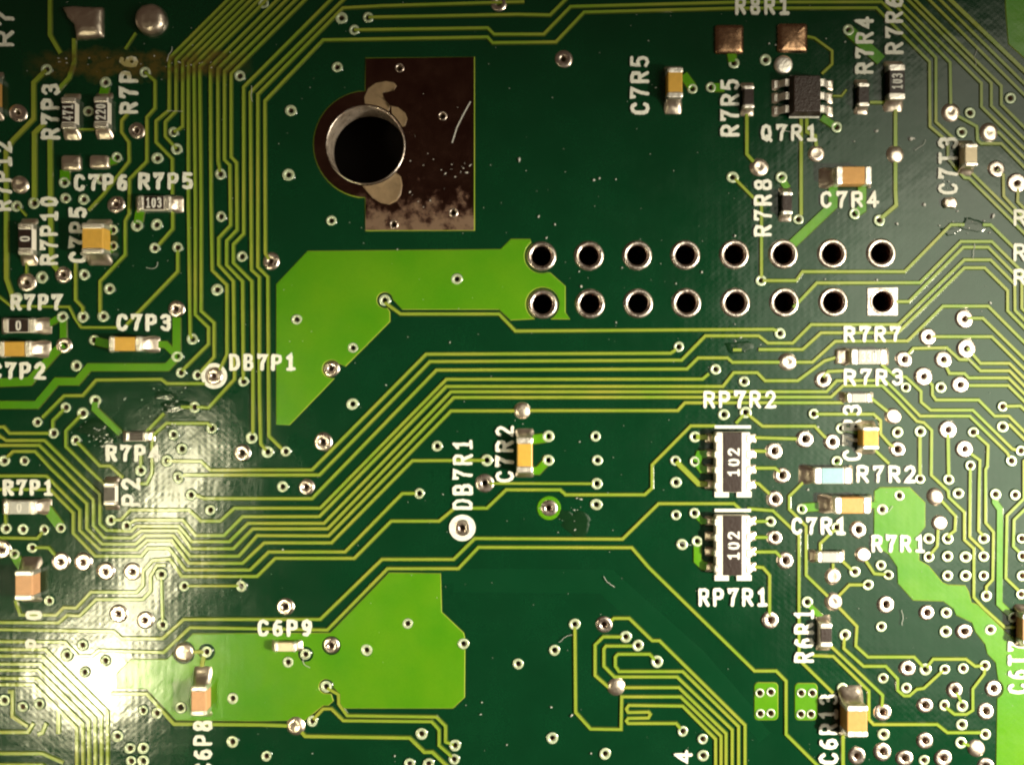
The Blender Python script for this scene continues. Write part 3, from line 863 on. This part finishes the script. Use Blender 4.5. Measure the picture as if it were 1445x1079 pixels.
# copper ring round a lone test via
mb = MB()
tx, ty = at('c2', 210, 680)
lathe(mb, [(17.0, 0), (16.2, 0.9), (10.0, 0.92)], 28, [0, 0], tx, ty)
mb.build('copper_ring', ['pour'], board)

# ------------------------------------------------------------------ white lettering: stroke letters
G = {
    'R': [[(0, 0), (0, 1)], [(0, 1), (.38, 1), (.58, .9), (.6, .74), (.56, .58), (.4, .5), (0, .5)], [(.3, .5), (.62, 0)]],
    'P': [[(0, 0), (0, 1)], [(0, 1), (.38, 1), (.58, .9), (.6, .72), (.56, .54), (.4, .45), (0, .45)]],
    'C': [[(.6, .8), (.5, .95), (.32, 1), (.12, .93), (.02, .75), (0, .5), (.02, .25), (.12, .07), (.32, 0), (.5, .05), (.6, .2)]],
    'D': [[(.02, 0), (.02, 1)], [(0, 1), (.34, 1), (.54, .85), (.6, .5), (.54, .15), (.34, 0), (0, 0)]],
    'B': [[(.02, 0), (.02, 1)], [(0, 1), (.38, 1), (.54, .9), (.55, .68), (.4, .54), (0, .54)], [(.4, .54), (.58, .42), (.6, .16), (.42, 0), (0, 0)]],
    'Q': [[(.3, 1), (.1, .9), (0, .5), (.1, .1), (.3, 0), (.5, .1), (.6, .5), (.5, .9), (.3, 1)], [(.34, .25), (.62, -.06)]],
    'T': [[(0, 1), (.62, 1)], [(.31, 1), (.31, 0)]],
    '0': [[(.3, 1), (.1, .9), (.02, .5), (.1, .1), (.3, 0), (.5, .1), (.58, .5), (.5, .9), (.3, 1)]],
    '1': [[(.08, .82), (.32, 1), (.32, 0)], [(.06, 0), (.58, 0)]],
    '2': [[(.02, .78), (.12, .95), (.32, 1), (.52, .92), (.58, .74), (.5, .55), (.02, 0), (.62, 0)]],
    '3': [[(.02, .85), (.16, .98), (.36, 1), (.54, .9), (.56, .7), (.42, .54), (.24, .53)], [(.42, .54), (.58, .42), (.58, .16), (.42, .02), (.2, 0), (.02, .14)]],
    '4': [[(.44, 0), (.44, 1), (0, .3), (.64, .3)]],
    '5': [[(.56, 1), (.08, 1), (.05, .56), (.3, .62), (.52, .52), (.58, .3), (.5, .08), (.28, 0), (.02, .1)]],
    '6': [[(.5, .96), (.3, .98), (.1, .75), (.02, .4), (.08, .1), (.3, 0), (.52, .08), (.58, .3), (.5, .52), (.3, .58), (.06, .42)]],
    '7': [[(.02, .84), (.02, 1), (.6, 1), (.3, .45), (.26, 0)]],
    '8': [[(.3, .53), (.1, .64), (.06, .82), (.16, .97), (.3, 1), (.46, .97), (.54, .82), (.5, .64), (.3, .53), (.06, .4), (.02, .18), (.12, .03), (.3, 0), (.5, .03), (.58, .18), (.54, .4), (.3, .53)]],
    '9': [[(.1, .04), (.3, .02), (.5, .25), (.58, .6), (.52, .9), (.3, 1), (.08, .92), (.02, .7), (.1, .48), (.3, .42), (.54, .58)]],
    'A': [[(0, 0), (.3, 1), (.6, 0)], [(.1, .35), (.5, .35)]],
}


def strokes(mb, text, box, vertical, sw, z0, z1, mi=0, jit=0.3, pitch=1.32, rag=0.0):
    """text laid into box (x0, y0, x1, y1); vertical text reads upwards"""
    x0, y0, x1, y1 = box
    n = len(text)
    if vertical:
        run, hgt = y1 - y0, x1 - x0
    else:
        run, hgt = x1 - x0, y1 - y0
    cw = run / (n + (pitch - 1) * (n - 1)) if n > 1 else run
    k = 0
    for i, ch in enumerate(text):
        for st in G[ch]:
            pts = []
            for gx, gy in st:
                u = i * cw * pitch + sw / 2 + gx / 0.62 * (cw - sw)
                v = sw / 2 + gy * (hgt - sw)
                u += rnd.uniform(-jit, jit)
                v += rnd.uniform(-jit, jit)
                pts.append((x0 + hgt - v, y1 - u) if vertical else (x0 + u, y1 - v))
            k += 1
            dz = 0.05 * (k % 7)
            if rag:
                fine = [pts[0]]
                for a, b in zip(pts, pts[1:]):
                    m = max(1, int(math.hypot(b[0] - a[0], b[1] - a[1]) / 3.2))
                    fine += [(a[0] + (b[0] - a[0]) * q / m + rnd.uniform(-rag, rag), a[1] + (b[1] - a[1]) * q / m + rnd.uniform(-rag, rag)) for q in range(1, m + 1)]
                sw_ = sw * rnd.uniform(0.88, 1.1)
                ribbon(mb, fine, sw_, z0, z1 + dz, 0.15, (mi, mi))
                for q, e in enumerate(fine):
                    dot(mb, e[0], e[1], sw_ / 2 * rnd.uniform(0.9, 1.12), z0, z1 + dz + 0.006 * (1 + q % 5), 7, mi)
                continue
            ribbon(mb, pts, sw, z0, z1 + dz, 0.15, (mi, mi))
            for q, e in enumerate(pts):
                dot(mb, e[0], e[1], sw / 2 - 0.02, z0, z1 + dz + 0.012 * (1 + q % 2), 8, mi)


TEXTS = [
    ('R8R1', (1037, -3, 1114, 22), 0), ('Q7R1', (1073, 176, 1153, 200), 0), ('C7R4', (1157, 270, 1239, 294), 0), ('C7P6', (105, 246, 181, 270), 0), ('R7P5', (196, 244, 273, 268), 0),
    ('R7P7', (16, 415, 88, 438), 0), ('C7P3', (165, 443, 242, 467), 0), ('C7P2', (-13, 511, 65, 535), 0), ('DB7P1', (324, 499, 418, 523), 0), ('R7P4', (150, 627, 226, 651), 0), ('R7P1', (5, 676, 76, 699), 0),
    ('C6P9', (364, 873, 441, 897), 0), ('RP7R2', (992, 551, 1095, 576), 0), ('RP7R1', (985, 829, 1083, 855), 0), ('R7R7', (1190, 460, 1271, 483), 0), ('R7R3', (1190, 520, 1274, 544), 0),
    ('R7R2', (1208, 656, 1292, 681), 0), ('C7R1', (1116, 729, 1194, 754), 0), ('R7R1', (1229, 754, 1305, 779), 0),
    ('R7P3', (59, 119, 85, 197), 1), ('R7P6', (169, 79, 195, 161), 1), ('R7P12', (-8, 200, 17, 298), 1), ('R7P10', (57, 277, 82, 374), 1), ('C7P5', (98, 292, 123, 371), 1), ('C7R5', (889, 79, 916, 162), 1),
    ('R7R5', (1016, 112, 1043, 193), 1), ('R7R8', (1063, 253, 1089, 334), 1), ('R7R4', (1206, 25, 1232, 105), 1), ('R7R6', (1248, -5, 1274, 77), 1), ('C7T3', (1323, 194, 1351, 275), 1), ('C7R3', (1188, 570, 1215, 650), 1),
    ('C7R2', (699, 600, 725, 680), 1), ('DB7R1', (639, 619, 667, 719), 1), ('C6P8', (273, 1015, 300, 1091), 1), ('R6R1', (1120, 858, 1148, 934), 1), ('C6R13', (1155, 978, 1182, 1077), 1), ('C6T7', (1421, 903, 1449, 978), 1),
    ('P2', (172, 674, 198, 713), 1), ('R7', (-6, 15, 20, 66), 1), ('4', (951, 1057, 977, 1076), 1),
    ('0', (37, 860, 60, 874), 1), ('P', (37, 900, 60, 913), 1),
    ('R', (1429, 296, 1447, 320), 0), ('R', (1429, 344, 1447, 369), 0), ('R', (1429, 380, 1447, 404), 0),
]
for tx_, box, vert in TEXTS:
    mb = MB()
    strokes(mb, tx_, box, vert, 4.6, 0.3, 2.1, rag=0.32)
    o = mb.build('lettering', ['silk'], board)
    o['label'] = 'white printed lettering %s' % tx_


def silk_bar(pts, w):
    mb = MB()
    ribbon(mb, pts, w, 0.3, 2.25, 0.15)
    mb.build('outline_mark', ['silk'], board)


for dy in (0, 117.5):
    silk_bar([(1008, 602 + dy), (1059, 602 + dy)], 4.4)
    silk_bar([(1008, 697 + dy), (1028, 697 + dy)], 8)
    silk_bar([(1039, 697 + dy), (1060, 697 + dy)], 8)
silk_bar([(1113, 165), (1155, 165)], 4.4)
for x, y, ro, ri in ((*at('b0', 1165, 1003), 18, 13), (*at('c1', 1127, 787), 18.5, 11.5)):
    mb = MB()
    lathe(mb, [(ro + 0.2, 0.3), (ro, 1.7), (ri, 1.7), (ri - 0.2, 0.3)], 36, [0, 0, 0], x, y)
    mb.build('outline_mark', ['silk'], board)

# ------------------------------------------------------------------ solder on bare pads
blob('solder_joint', [(89, 12), (100, 10), (147, 12), (147, 54), (128, 56), (110, 57), (106, 36), (96, 26)], 0, 9, 'solder', board, rag=0.03)
blob('solder_joint', circle(215, 30, 22.5, 24), 0, 13, 'solder', board, rag=0.01)
blob('solder_joint', circle(1105, 92, 13.5, 20), 0, 4, 'term', board)
blob('solder_joint', circle(259.5, 919.6, 14, 20), 0, 4, 'solder', board)
PADST = ((1.0, 0.0), (0.98, 0.5), (0.9, 0.85), (0.7, 1.0), (0.3, 1.05))
for box, h in (((88, 220, 116, 242), 6), ((128, 220, 156, 239), 6)):
    blob('solder_pad', rrect(*box, 4), 0, h, 'solder', board, PADST)
for box in ((1008, 36, 1049, 77), (1096, 34, 1139, 75)):
    blob('solder_pad', rrect(*box, 4), 0, 5, 'padcopper', board, PADST)
blob('solder_pad', rrect(1330, 279, 1349, 294, 4), 0, 5, 'solder', board, PADST, 0.12)
blob('solder_pad', rrect(1178, 492, 1202, 514, 3), 0, 3, 'solder', board, PADST, 0.05)


# glossy smears where the lacquer was scraped and traces were cut
for cx_, cy_, rx_, ry_ in ((247, 574, 20, 11), (232, 558, 16, 8), (135, 605, 24, 13), (149, 622, 13, 10), (815, 740, 20, 15), (796, 726, 12, 9), (1042, 490, 19, 10), (1372, 317, 19, 10), (1342, 325, 14, 7)):
    n_ = 22
    ph = rnd.uniform(0, 6)
    pts = [(cx_ + rx_ * math.cos(6.283 * i / n_) * (1 + 0.22 * math.sin(3 * 6.283 * i / n_ + ph) + rnd.uniform(-0.1, 0.1)), cy_ + ry_ * math.sin(6.283 * i / n_) * (1 + 0.25 * math.sin(2 * 6.283 * i / n_ + ph) + rnd.uniform(-0.12, 0.12))) for i in range(n_)]
    blob('flux_smear', pts, 0.02, 1.0, 'smear', board, ((1.0, 0.0), (0.9, 0.5), (0.7, 0.8), (0.45, 0.6), (0.2, 0.9)), 0.05)

# ------------------------------------------------------------------ surface-mounted parts
def thing(name, label, cat, x, y, group=None):
    o = bpy.data.objects.new(name, None)
    COL.objects.link(o)
    o.location = W(x, y, 0)
    o['label'] = label
    o['category'] = cat
    if group:
        o['group'] = group
    o.empty_display_size = 0.0005
    return o


def bevel_box(mb, x0, x1, y0, y1, z0, z1, b, mi=0):
    """box in local axes (y up) with chamfered top and vertical edges"""
    def ring(ins, z, c):
        a0, a1, b0, b1 = x0 + ins, x1 - ins, y0 + ins, y1 - ins
        return [(a0 + c, b0, z), (a1 - c, b0, z), (a1, b0 + c, z), (a1, b1 - c, z), (a1 - c, b1, z), (a0 + c, b1, z), (a0, b1 - c, z), (a0, b0 + c, z)]
    rs = [ring(0, z0, b), ring(0, z1 - b, b), ring(b * 0.35, z1 - b * 0.3, b), ring(b, z1, b * 0.6)]
    n = 8
    vv = [p for r in rs for p in r]
    ff = []
    for k in range(3):
        for i in range(n):
            j = (i + 1) % n
            ff.append((k * n + i, k * n + j, (k + 1) * n + j, (k + 1) * n + i))
    ff.append(tuple(3 * n + i for i in range(n)))
    ff.append(tuple(i for i in range(n))[::-1])
    mb.add(vv, ff, mi)


def fillet(mb, xe, dirn, w, h, length):
    """concave solder slope from a terminal end down to the board; local x axis"""
    prof = [(0.0, h), (0.12, h * 0.74), (0.32, h * 0.44), (0.62, h * 0.22), (0.88, h * 0.12), (1.0, 0.0)]
    rows = []
    m = 5
    for t, z in prof:
        wid = w * (1 + 0.22 * math.sin(t * 3.0)) / 2
        x = xe + dirn * length * t
        rows.append([(x, -wid + 2 * wid * k / (m - 1), max(0.0, z * (1 - 0.35 * abs(2 * k / (m - 1) - 1) ** 3))) for k in range(m)])
    vv = [p for r in rows for p in r]
    ff = []
    for i in range(len(prof) - 1):
        for k in range(m - 1):
            q = (i * m + k, (i + 1) * m + k, (i + 1) * m + k + 1, i * m + k + 1)
            ff.append(q if dirn > 0 else q[::-1])
    # side walls
    n = len(vv)
    for k, s in ((0, 1), (m - 1, -1)):
        base = len(vv)
        for i in range(len(prof)):
            p = rows[i][k]
            vv.append((p[0], p[1] - s * 0.6, 0.0))
        for i in range(len(prof) - 1):
            q = (i * m + k, base + i, base + i + 1, (i + 1) * m + k)
            ff.append(q if (s > 0) == (dirn > 0) else q[::-1])
    mb.add(vv, ff)


def place(x, y, h):
    f = 1 - h / CAM_H
    return CX + (x - CX) * f, CY + (y - CY) * f


def chip(name, label, cat, x, y, L, Wd, h, vertical, body, coat=None, mark=None, term=None, fil=(11, 11), turn=0.0):
    bx, by = place(x, y, h)
    o = thing(name, label, cat, bx, by)
    o.rotation_euler = (0, 0, (math.pi / 2 if vertical else 0) + math.radians(turn))
    t = term if term else L * 0.20
    mb = MB()
    bevel_box(mb, -L / 2 + 1, L / 2 - 1, -Wd / 2 + 0.7, Wd / 2 - 0.7, 1.0, h - 0.7, 1.6)
    mb.build('body', [body], o, world=False)
    for s in (-1, 1):
        mb = MB()
        a, b = (L / 2 - t, L / 2) if s > 0 else (-L / 2, -L / 2 + t)
        bevel_box(mb, a, b, -Wd / 2, Wd / 2, 0.6, h, 1.9)
        mb.build('terminal', ['term'], o, world=False)
        mb = MB()
        fillet(mb, s * (L / 2 - 0.8), s, Wd * 0.92, h * 0.82, fil[0] if s < 0 else fil[1])
        mb.build('solder_fillet', ['solder'], o, world=False, smooth=True)
    if coat:
        mb = MB()
        bevel_box(mb, -L / 2 + t + 0.4, L / 2 - t - 0.4, -Wd / 2 + 1.4, Wd / 2 - 1.4, h - 1.2, h + 0.25, 0.5)
        c = mb.build('coating', [coat], o, world=False)
        if mark:
            mb = MB()
            nl = len(mark)
            ln = min(7.0 * nl + 1, L - 2 * t - 3)
            hh = min(Wd - 6.5, 15)
            strokes(mb, mark, (-ln / 2, -hh / 2, ln / 2, hh / 2), 0, 2.1, h + 0.2, h + 0.45, 0, 0.1, 1.22)
            # strokes work with y down: mirror into local axes
            mb.v = [(p[0], -p[1], p[2]) for p in mb.v]
            mb.f = [f[::-1] for f in mb.f]
            mb.build('marking', ['digit'], c, world=False)
    return o


R_, C_ = 'chip_resistor', 'chip_capacitor'
# vertical parts: local +x points up in the picture, so fil = (lower end, upper end)
chip(R_, 'black chip resistor marked 471 beside the R7P3 lettering', 'resistor', 96, 159, 45, 21, 13, 1, 'alumina', 'coat', '471', fil=(13, 9))
chip(R_, 'black chip resistor marked 220 beside the R7P6 lettering', 'resistor', 142, 158, 45, 21, 13, 1, 'alumina', 'coat', '220', fil=(13, 9))
chip(R_, 'black chip resistor marked 103 under the R7P5 lettering', 'resistor', 217, 286, 47, 21, 13, 0, 'alumina', 'coat', '103', fil=(8, 14))
chip(R_, 'black chip resistor marked 0 beside the R7P10 lettering', 'resistor', 35, 337, 45, 21, 13, 1, 'alumina', 'coat', '0', fil=(14, 9))
chip(C_, 'yellow chip capacitor covering the C7P5 lettering', 'capacitor', 130, 336, 43, 31, 24, 1, 'capyellow', fil=(14, 10))
chip(R_, 'chip resistor marked 0 under the R7P7 lettering', 'resistor', 26, 459, 46, 21, 13, 0, 'alumina', 'coat', '0', fil=(9, 18))
chip(C_, 'yellow chip capacitor above the C7P2 lettering', 'capacitor', 20, 492, 45, 22, 19, 0, 'capyellow', fil=(9, 20))
chip(C_, 'slim yellow chip capacitor under the C7P3 lettering', 'capacitor', 176, 485, 46, 21, 18, 0, 'capyellow', fil=(8, 20))
chip(R_, 'tiny dark chip resistor above the R7P4 lettering', 'resistor', 192, 616, 32, 14, 9, 0, 'alumina', 'coat', None, fil=(7, 8))
chip(R_, 'pale chip resistor marked 0 under the R7P1 lettering', 'resistor', 27, 716, 46, 20, 13, 0, 'alumina', 'coatgrey', '0', fil=(9, 17))
chip(R_, 'small chip resistor in the lamp glare beside the P2 lettering', 'resistor', 154, 697, 33, 18, 11, 1, 'alumina', 'coat', None, fil=(8, 8))
chip(C_, 'large pinkish tan chip capacitor near the row of white tinned vias', 'capacitor', 33, 826, 42, 26, 22, 1, 'cappink', fil=(8, 16))
chip(C_, 'tan chip capacitor above the C6P8 lettering on the bright green copper', 'capacitor', 280, 989, 42, 23, 20, 1, 'cappink', fil=(8, 24))
chip(C_, 'tiny chip capacitor under the C6P9 lettering', 'capacitor', 402, 913, 32, 14, 11, 0, 'cappale', fil=(6, 8))
chip(C_, 'yellow chip capacitor beside the C7R2 lettering', 'capacitor', 740.5, 642, 50, 23, 19, 1, 'capyellow', fil=(9, 12))
chip(C_, 'orange-tan chip capacitor beside the C7R5 lettering', 'capacitor', 953, 116, 43, 22, 19, 1, 'capyellow', fil=(18, 8))
chip(R_, 'small dark chip resistor beside the R7R5 lettering', 'resistor', 1057, 136, 33, 16, 11, 1, 'coat', 'coat', None, fil=(9, 7))
chip(R_, 'small dark chip resistor beside the R7R8 lettering', 'resistor', 1111, 286, 33, 16, 11, 1, 'coat', 'coat', None, fil=(9, 8))
chip(C_, 'orange-tan chip capacitor above the C7R4 lettering', 'capacitor', 1205, 247, 50, 26, 20, 0, 'cap', fil=(18, 8))
chip(R_, 'small dark chip resistor under the R7R4 lettering', 'resistor', 1219, 133, 34, 17, 11, 1, 'coat', 'coat', None, fil=(9, 8))
chip(R_, 'dark chip resistor marked 103 under the R7R6 lettering', 'resistor', 1266, 115, 50, 24, 14, 1, 'coat', 'coat', '103', fil=(14, 9))
chip(C_, 'tiny pale chip capacitor beside the C7T3 lettering', 'capacitor', 1371, 218, 32, 19, 18, 1, 'cappale', fil=(10, 9))
chip(R_, 'glare-paled chip resistor marked 330 under the R7R7 lettering', 'resistor', 1226, 503, 50, 22, 13, 0, 'alumina', 'coatgrey', '330', fil=(10, 9))  # glare on the glossy coating painted as its pale grey
chip(R_, 'tiny pale chip resistor under the R7R3 lettering', 'resistor', 1212, 561, 34, 14, 10, 0, 'alumina', 'coatgrey', None, fil=(8, 8))
chip(C_, 'small yellow chip capacitor beside the C7R3 lettering', 'capacitor', 1229, 618, 32, 24, 20, 1, 'capyellow', fil=(9, 9))
chip(R_, 'pale blue chip resistor beside the R7R2 lettering', 'resistor', 1175, 671, 52, 24, 14, 0, 'alumina', 'coatblue', None, fil=(18, 8))
chip(C_, 'tan chip capacitor above the C7R1 lettering', 'capacitor', 1203, 713, 50, 24, 19, 0, 'cap', fil=(18, 10))
chip(R_, 'tiny pale chip resistor beside the R7R1 lettering', 'resistor', 1171, 786, 36, 16, 10, 0, 'alumina', 'coatgrey', None, fil=(8, 7))
chip(R_, 'small brownish chip resistor beside the R6R1 lettering', 'resistor', 1166, 896, 34, 18, 13, 1, 'alumina', 'coat', None, fil=(9, 9))
chip(C_, 'large tan chip capacitor beside the C6R13 lettering', 'capacitor', 1210, 1018, 44, 30, 28, 1, 'cap', fil=(9, 20))
chip(C_, 'dark chip capacitor at the top end of the C6T7 lettering', 'capacitor', 1456, 888, 44, 26, 18, 1, 'cappink', fil=(10, 10))
chip(C_, 'chip capacitor past the broad trace that bends beside the R7P3 lettering', 'capacitor', -15, 131, 50, 20, 16, 1, 'cap', fil=(10, 10))


def network(label, x, y):
    h = 15
    bx, by = place(x, y, h)
    o = thing('resistor_network', label, 'resistor network', bx, by)
    mb = MB()
    bevel_box(mb, -24, 24, -42, 42, 1.2, h - 0.6, 1.4)
    mb.build('body', ['alumina'], o, world=False)
    mb = MB()
    bevel_box(mb, -13.5, 12.5, -41.5, 41.5, h - 1.0, h + 0.5, 0.6)
    c = mb.build('coating', ['coat'], o, world=False)
    mb = MB()
    strokes(mb, '102', (-8, -20, 9, 20), 1, 3.1, h + 0.45, h + 0.8, 0, 0.15, 1.28)
    mb.v = [(p[0], -p[1], p[2]) for p in mb.v]
    mb.f = [f[::-1] for f in mb.f]
    mb.build('marking', ['digit'], c, world=False)
    for k in range(4):
        yy = 32.5 - 21.7 * k
        for s in (-1, 1):
            mb = MB()
            a, b = (17.5, 26.5) if s > 0 else (-26.5, -17.5)
            bevel_box(mb, a, b, yy - 6.2, yy + 6.2, 0.6, h, 1.8)
            mb.build('terminal', ['term'], o, world=False)
            mb = MB()
            fillet(mb, s * 26, s, 10.5, h * 0.55, 10)
            f = mb.build('solder_fillet', ['solder'], o, world=False, smooth=True)
            f.location = (0, yy * K, 0)
    return o


network('black resistor network marked 102 under the RP7R2 lettering', 1034.5, 652)
network('black resistor network marked 102 above the RP7R1 lettering', 1034.5, 769.5)

# six-legged transistor package
h = 21
bx, by = place(1139, 132, h)
q = thing('transistor', 'dark six-legged transistor package above the Q7R1 lettering', 'transistor', bx, by)
mb = MB()
rs = [(20, 26, 3.0), (22.5, 28.5, 10), (18.5, 25, h), ]
for k, (a, b, z) in enumerate(rs):
    mb.v += [(-a, -b, z), (a, -b, z), (a, b, z), (-a, b, z)]
for k in range(2):
    for i in range(4):
        j = (i + 1) % 4
        mb.f.append((k * 4 + i, k * 4 + j, k * 4 + 4 + j, k * 4 + 4 + i)); mb.mi.append(0)
mb.f.append((8, 9, 10, 11)); mb.mi.append(0)
bo = mb.build('body', ['mould'], q, world=False)
bm_ = bo.modifiers.new('soft', 'BEVEL'); bm_.width = 1.2 * K; bm_.segments = 2
for k in range(3):
    yy = 18.5 - 18.5 * k
    for s in (-1, 1):
        mb = MB()
        prof = [(21.5, 11.5), (27, 11.2), (30.5, 8.5), (33, 4.5), (36, 3.0), (40, 2.6)]
        for px_, pz in prof:
            mb.v += [(s * px_, yy - 5, pz), (s * px_, yy + 5, pz), (s * px_, yy + 5, pz - 2.2), (s * px_, yy - 5, pz - 2.2)]
        for i in range(len(prof) - 1):
            for e in range(4):
                f = (i * 4 + e, i * 4 + (e + 1) % 4, i * 4 + 4 + (e + 1) % 4, i * 4 + 4 + e)
                mb.f.append(f if s < 0 else f[::-1]); mb.mi.append(0)
        e0 = 4 * (len(prof) - 1)
        mb.f.append((e0, e0 + 1, e0 + 2, e0 + 3)); mb.mi.append(0)
        mb.build('leg', ['term'], q, world=False)
        mb = MB()
        fillet(mb, s * 34, s, 12, 4.5, 9)
        f = mb.build('solder_fillet', ['solder'], q, world=False, smooth=True)
        f.location = (0, yy * K, 0)

# ------------------------------------------------------------------ dust, crumbs and scrapings lying on the board
mb = MB()


def fleck(x, y, r, z=1.0, stretch=1.0, ang=0.0):
    if math.hypot(x - MHOLE[0], y - MHOLE[1]) < 60 or any(math.hypot(x - q[0], y - q[1]) < 18 for q in PINS):
        return
    n = 6
    pts = []
    ca, sa = math.cos(ang), math.sin(ang)
    for i in range(n):
        a = 2 * math.pi * i / n
        rr = r * rnd.uniform(0.55, 1.25)
        u, v = rr * math.cos(a) * stretch, rr * math.sin(a)
        pts.append((x + u * ca - v * sa, y + u * sa + v * ca))
    vv = [(p[0], p[1], z) for p in pts] + [(x + (p[0] - x) * 0.6, y + (p[1] - y) * 0.6, z + r * 0.7) for p in pts]
    mb.add(vv, [(i, (i + 1) % n, n + (i + 1) % n, n + i) for i in range(n)] + [tuple(range(n, 2 * n))])


for x, y, r in ((733, 226, 2.6), (846, 252, 1.6), (838, 254, 2.0), (869, 253, 1.2), (760, 306, 1.6), (783, 317, 1.5), (771, 336, 1.8), (878, 378, 1.3), (820, 404, 1.6), (990, 384, 2.0), (954, 400, 1.4), (817, 383, 1.0), (869, 455, 1.4), (1037, 333, 2.0), (1285, 196, 3.0), (1289, 196, 2),
                (1237, 185, 2.4), (1205, 200, 1.5), (1304, 289, 2.6), (1265, 316, 2.2), (1237, 395, 2.0), (1164, 394, 1.6), (1401, 305, 3.0), (1388, 312, 1.6), (635, 483, 1.4), (545, 543, 1.2), (561, 352, 1.2), (400, 775, 1.0), (399, 775, 1.3), (625, 697, 1.1), (818, 623, 1.4), (1085, 62, 1.6), (1192, 60, 1.6),
                (1094, 64, 1.3), (1165, 55, 1.2), (915, 58, 1.0), (925, 124, 1.3), (680, 990, 1.4), (678, 1007, 1.2), (557, 1066, 1.6), (834, 1062, 1.6), (778, 997, 1.8), (715, 1050, 1.0), (441, 1062, 1.0), (806, 1009, 2.0), (1140, 690, 1.6), (1154, 602, 1.4), (1397, 427, 1.8)):
    fleck(x, y, r, 0.9, rnd.uniform(1.0, 1.5), rnd.uniform(0, 3))
fr = random.Random(21)
for _ in range(420):
    fleck(fr.uniform(0, 1445), fr.uniform(0, 1079), fr.uniform(0.3, 0.75), 0.9)
for _ in range(16):
    fx, fy, fa = fr.uniform(60, 1400), fr.uniform(60, 1040), fr.uniform(0, 6.28)
    fp = [(fx, fy)]
    for _q in range(7):
        fa += fr.uniform(-0.5, 0.5)
        fp.append((fp[-1][0] + 3.2 * math.cos(fa), fp[-1][1] + 3.2 * math.sin(fa)))
    ribbon(mb, fp, 0.45, 2.0, 2.5, 0.1)
# scrapings where traces were cut through
for cx_, cy_, sx_, sy_, n_ in ((240, 570, 40, 20, 24), (135, 612, 34, 22, 20), (800, 733, 36, 30, 12), (1040, 487, 26, 18, 8), (1350, 318, 40, 16, 14), (1338, 262, 18, 12, 6), (644, 238, 26, 12, 14), (600, 215, 34, 20, 5), (585, 275, 24, 18, 5), (250, 90, 70, 10, 16), (110, 88, 40, 12, 10), (240, 600, 14, 4, 14)):
    for _ in range(n_):
        fleck(cx_ + fr.gauss(0, sx_ / 2), cy_ + fr.gauss(0, sy_ / 2), fr.uniform(0.35, 1.15), 1.2, fr.uniform(1, 2.6), fr.uniform(-0.8, 0.4))
d = mb.build('dust', ['dust'], None)
d['kind'] = 'stuff'
d['label'] = 'pale dust specks and crumbs scattered over the green board'
d['category'] = 'dust'

# ------------------------------------------------------------------ bench under the board
mb = MB()
mb.add([(-2600, -2400, -130), (4000, -2400, -130), (4000, 3400, -130), (-2600, 3400, -130)], [(0, 1, 2, 3)])
s = mb.build('table_top', ['table'], None)
s['kind'] = 'structure'
s['label'] = 'dark bench surface below the circuit board'
print('vias', len(VIAS), 'traces', len(TRACES))
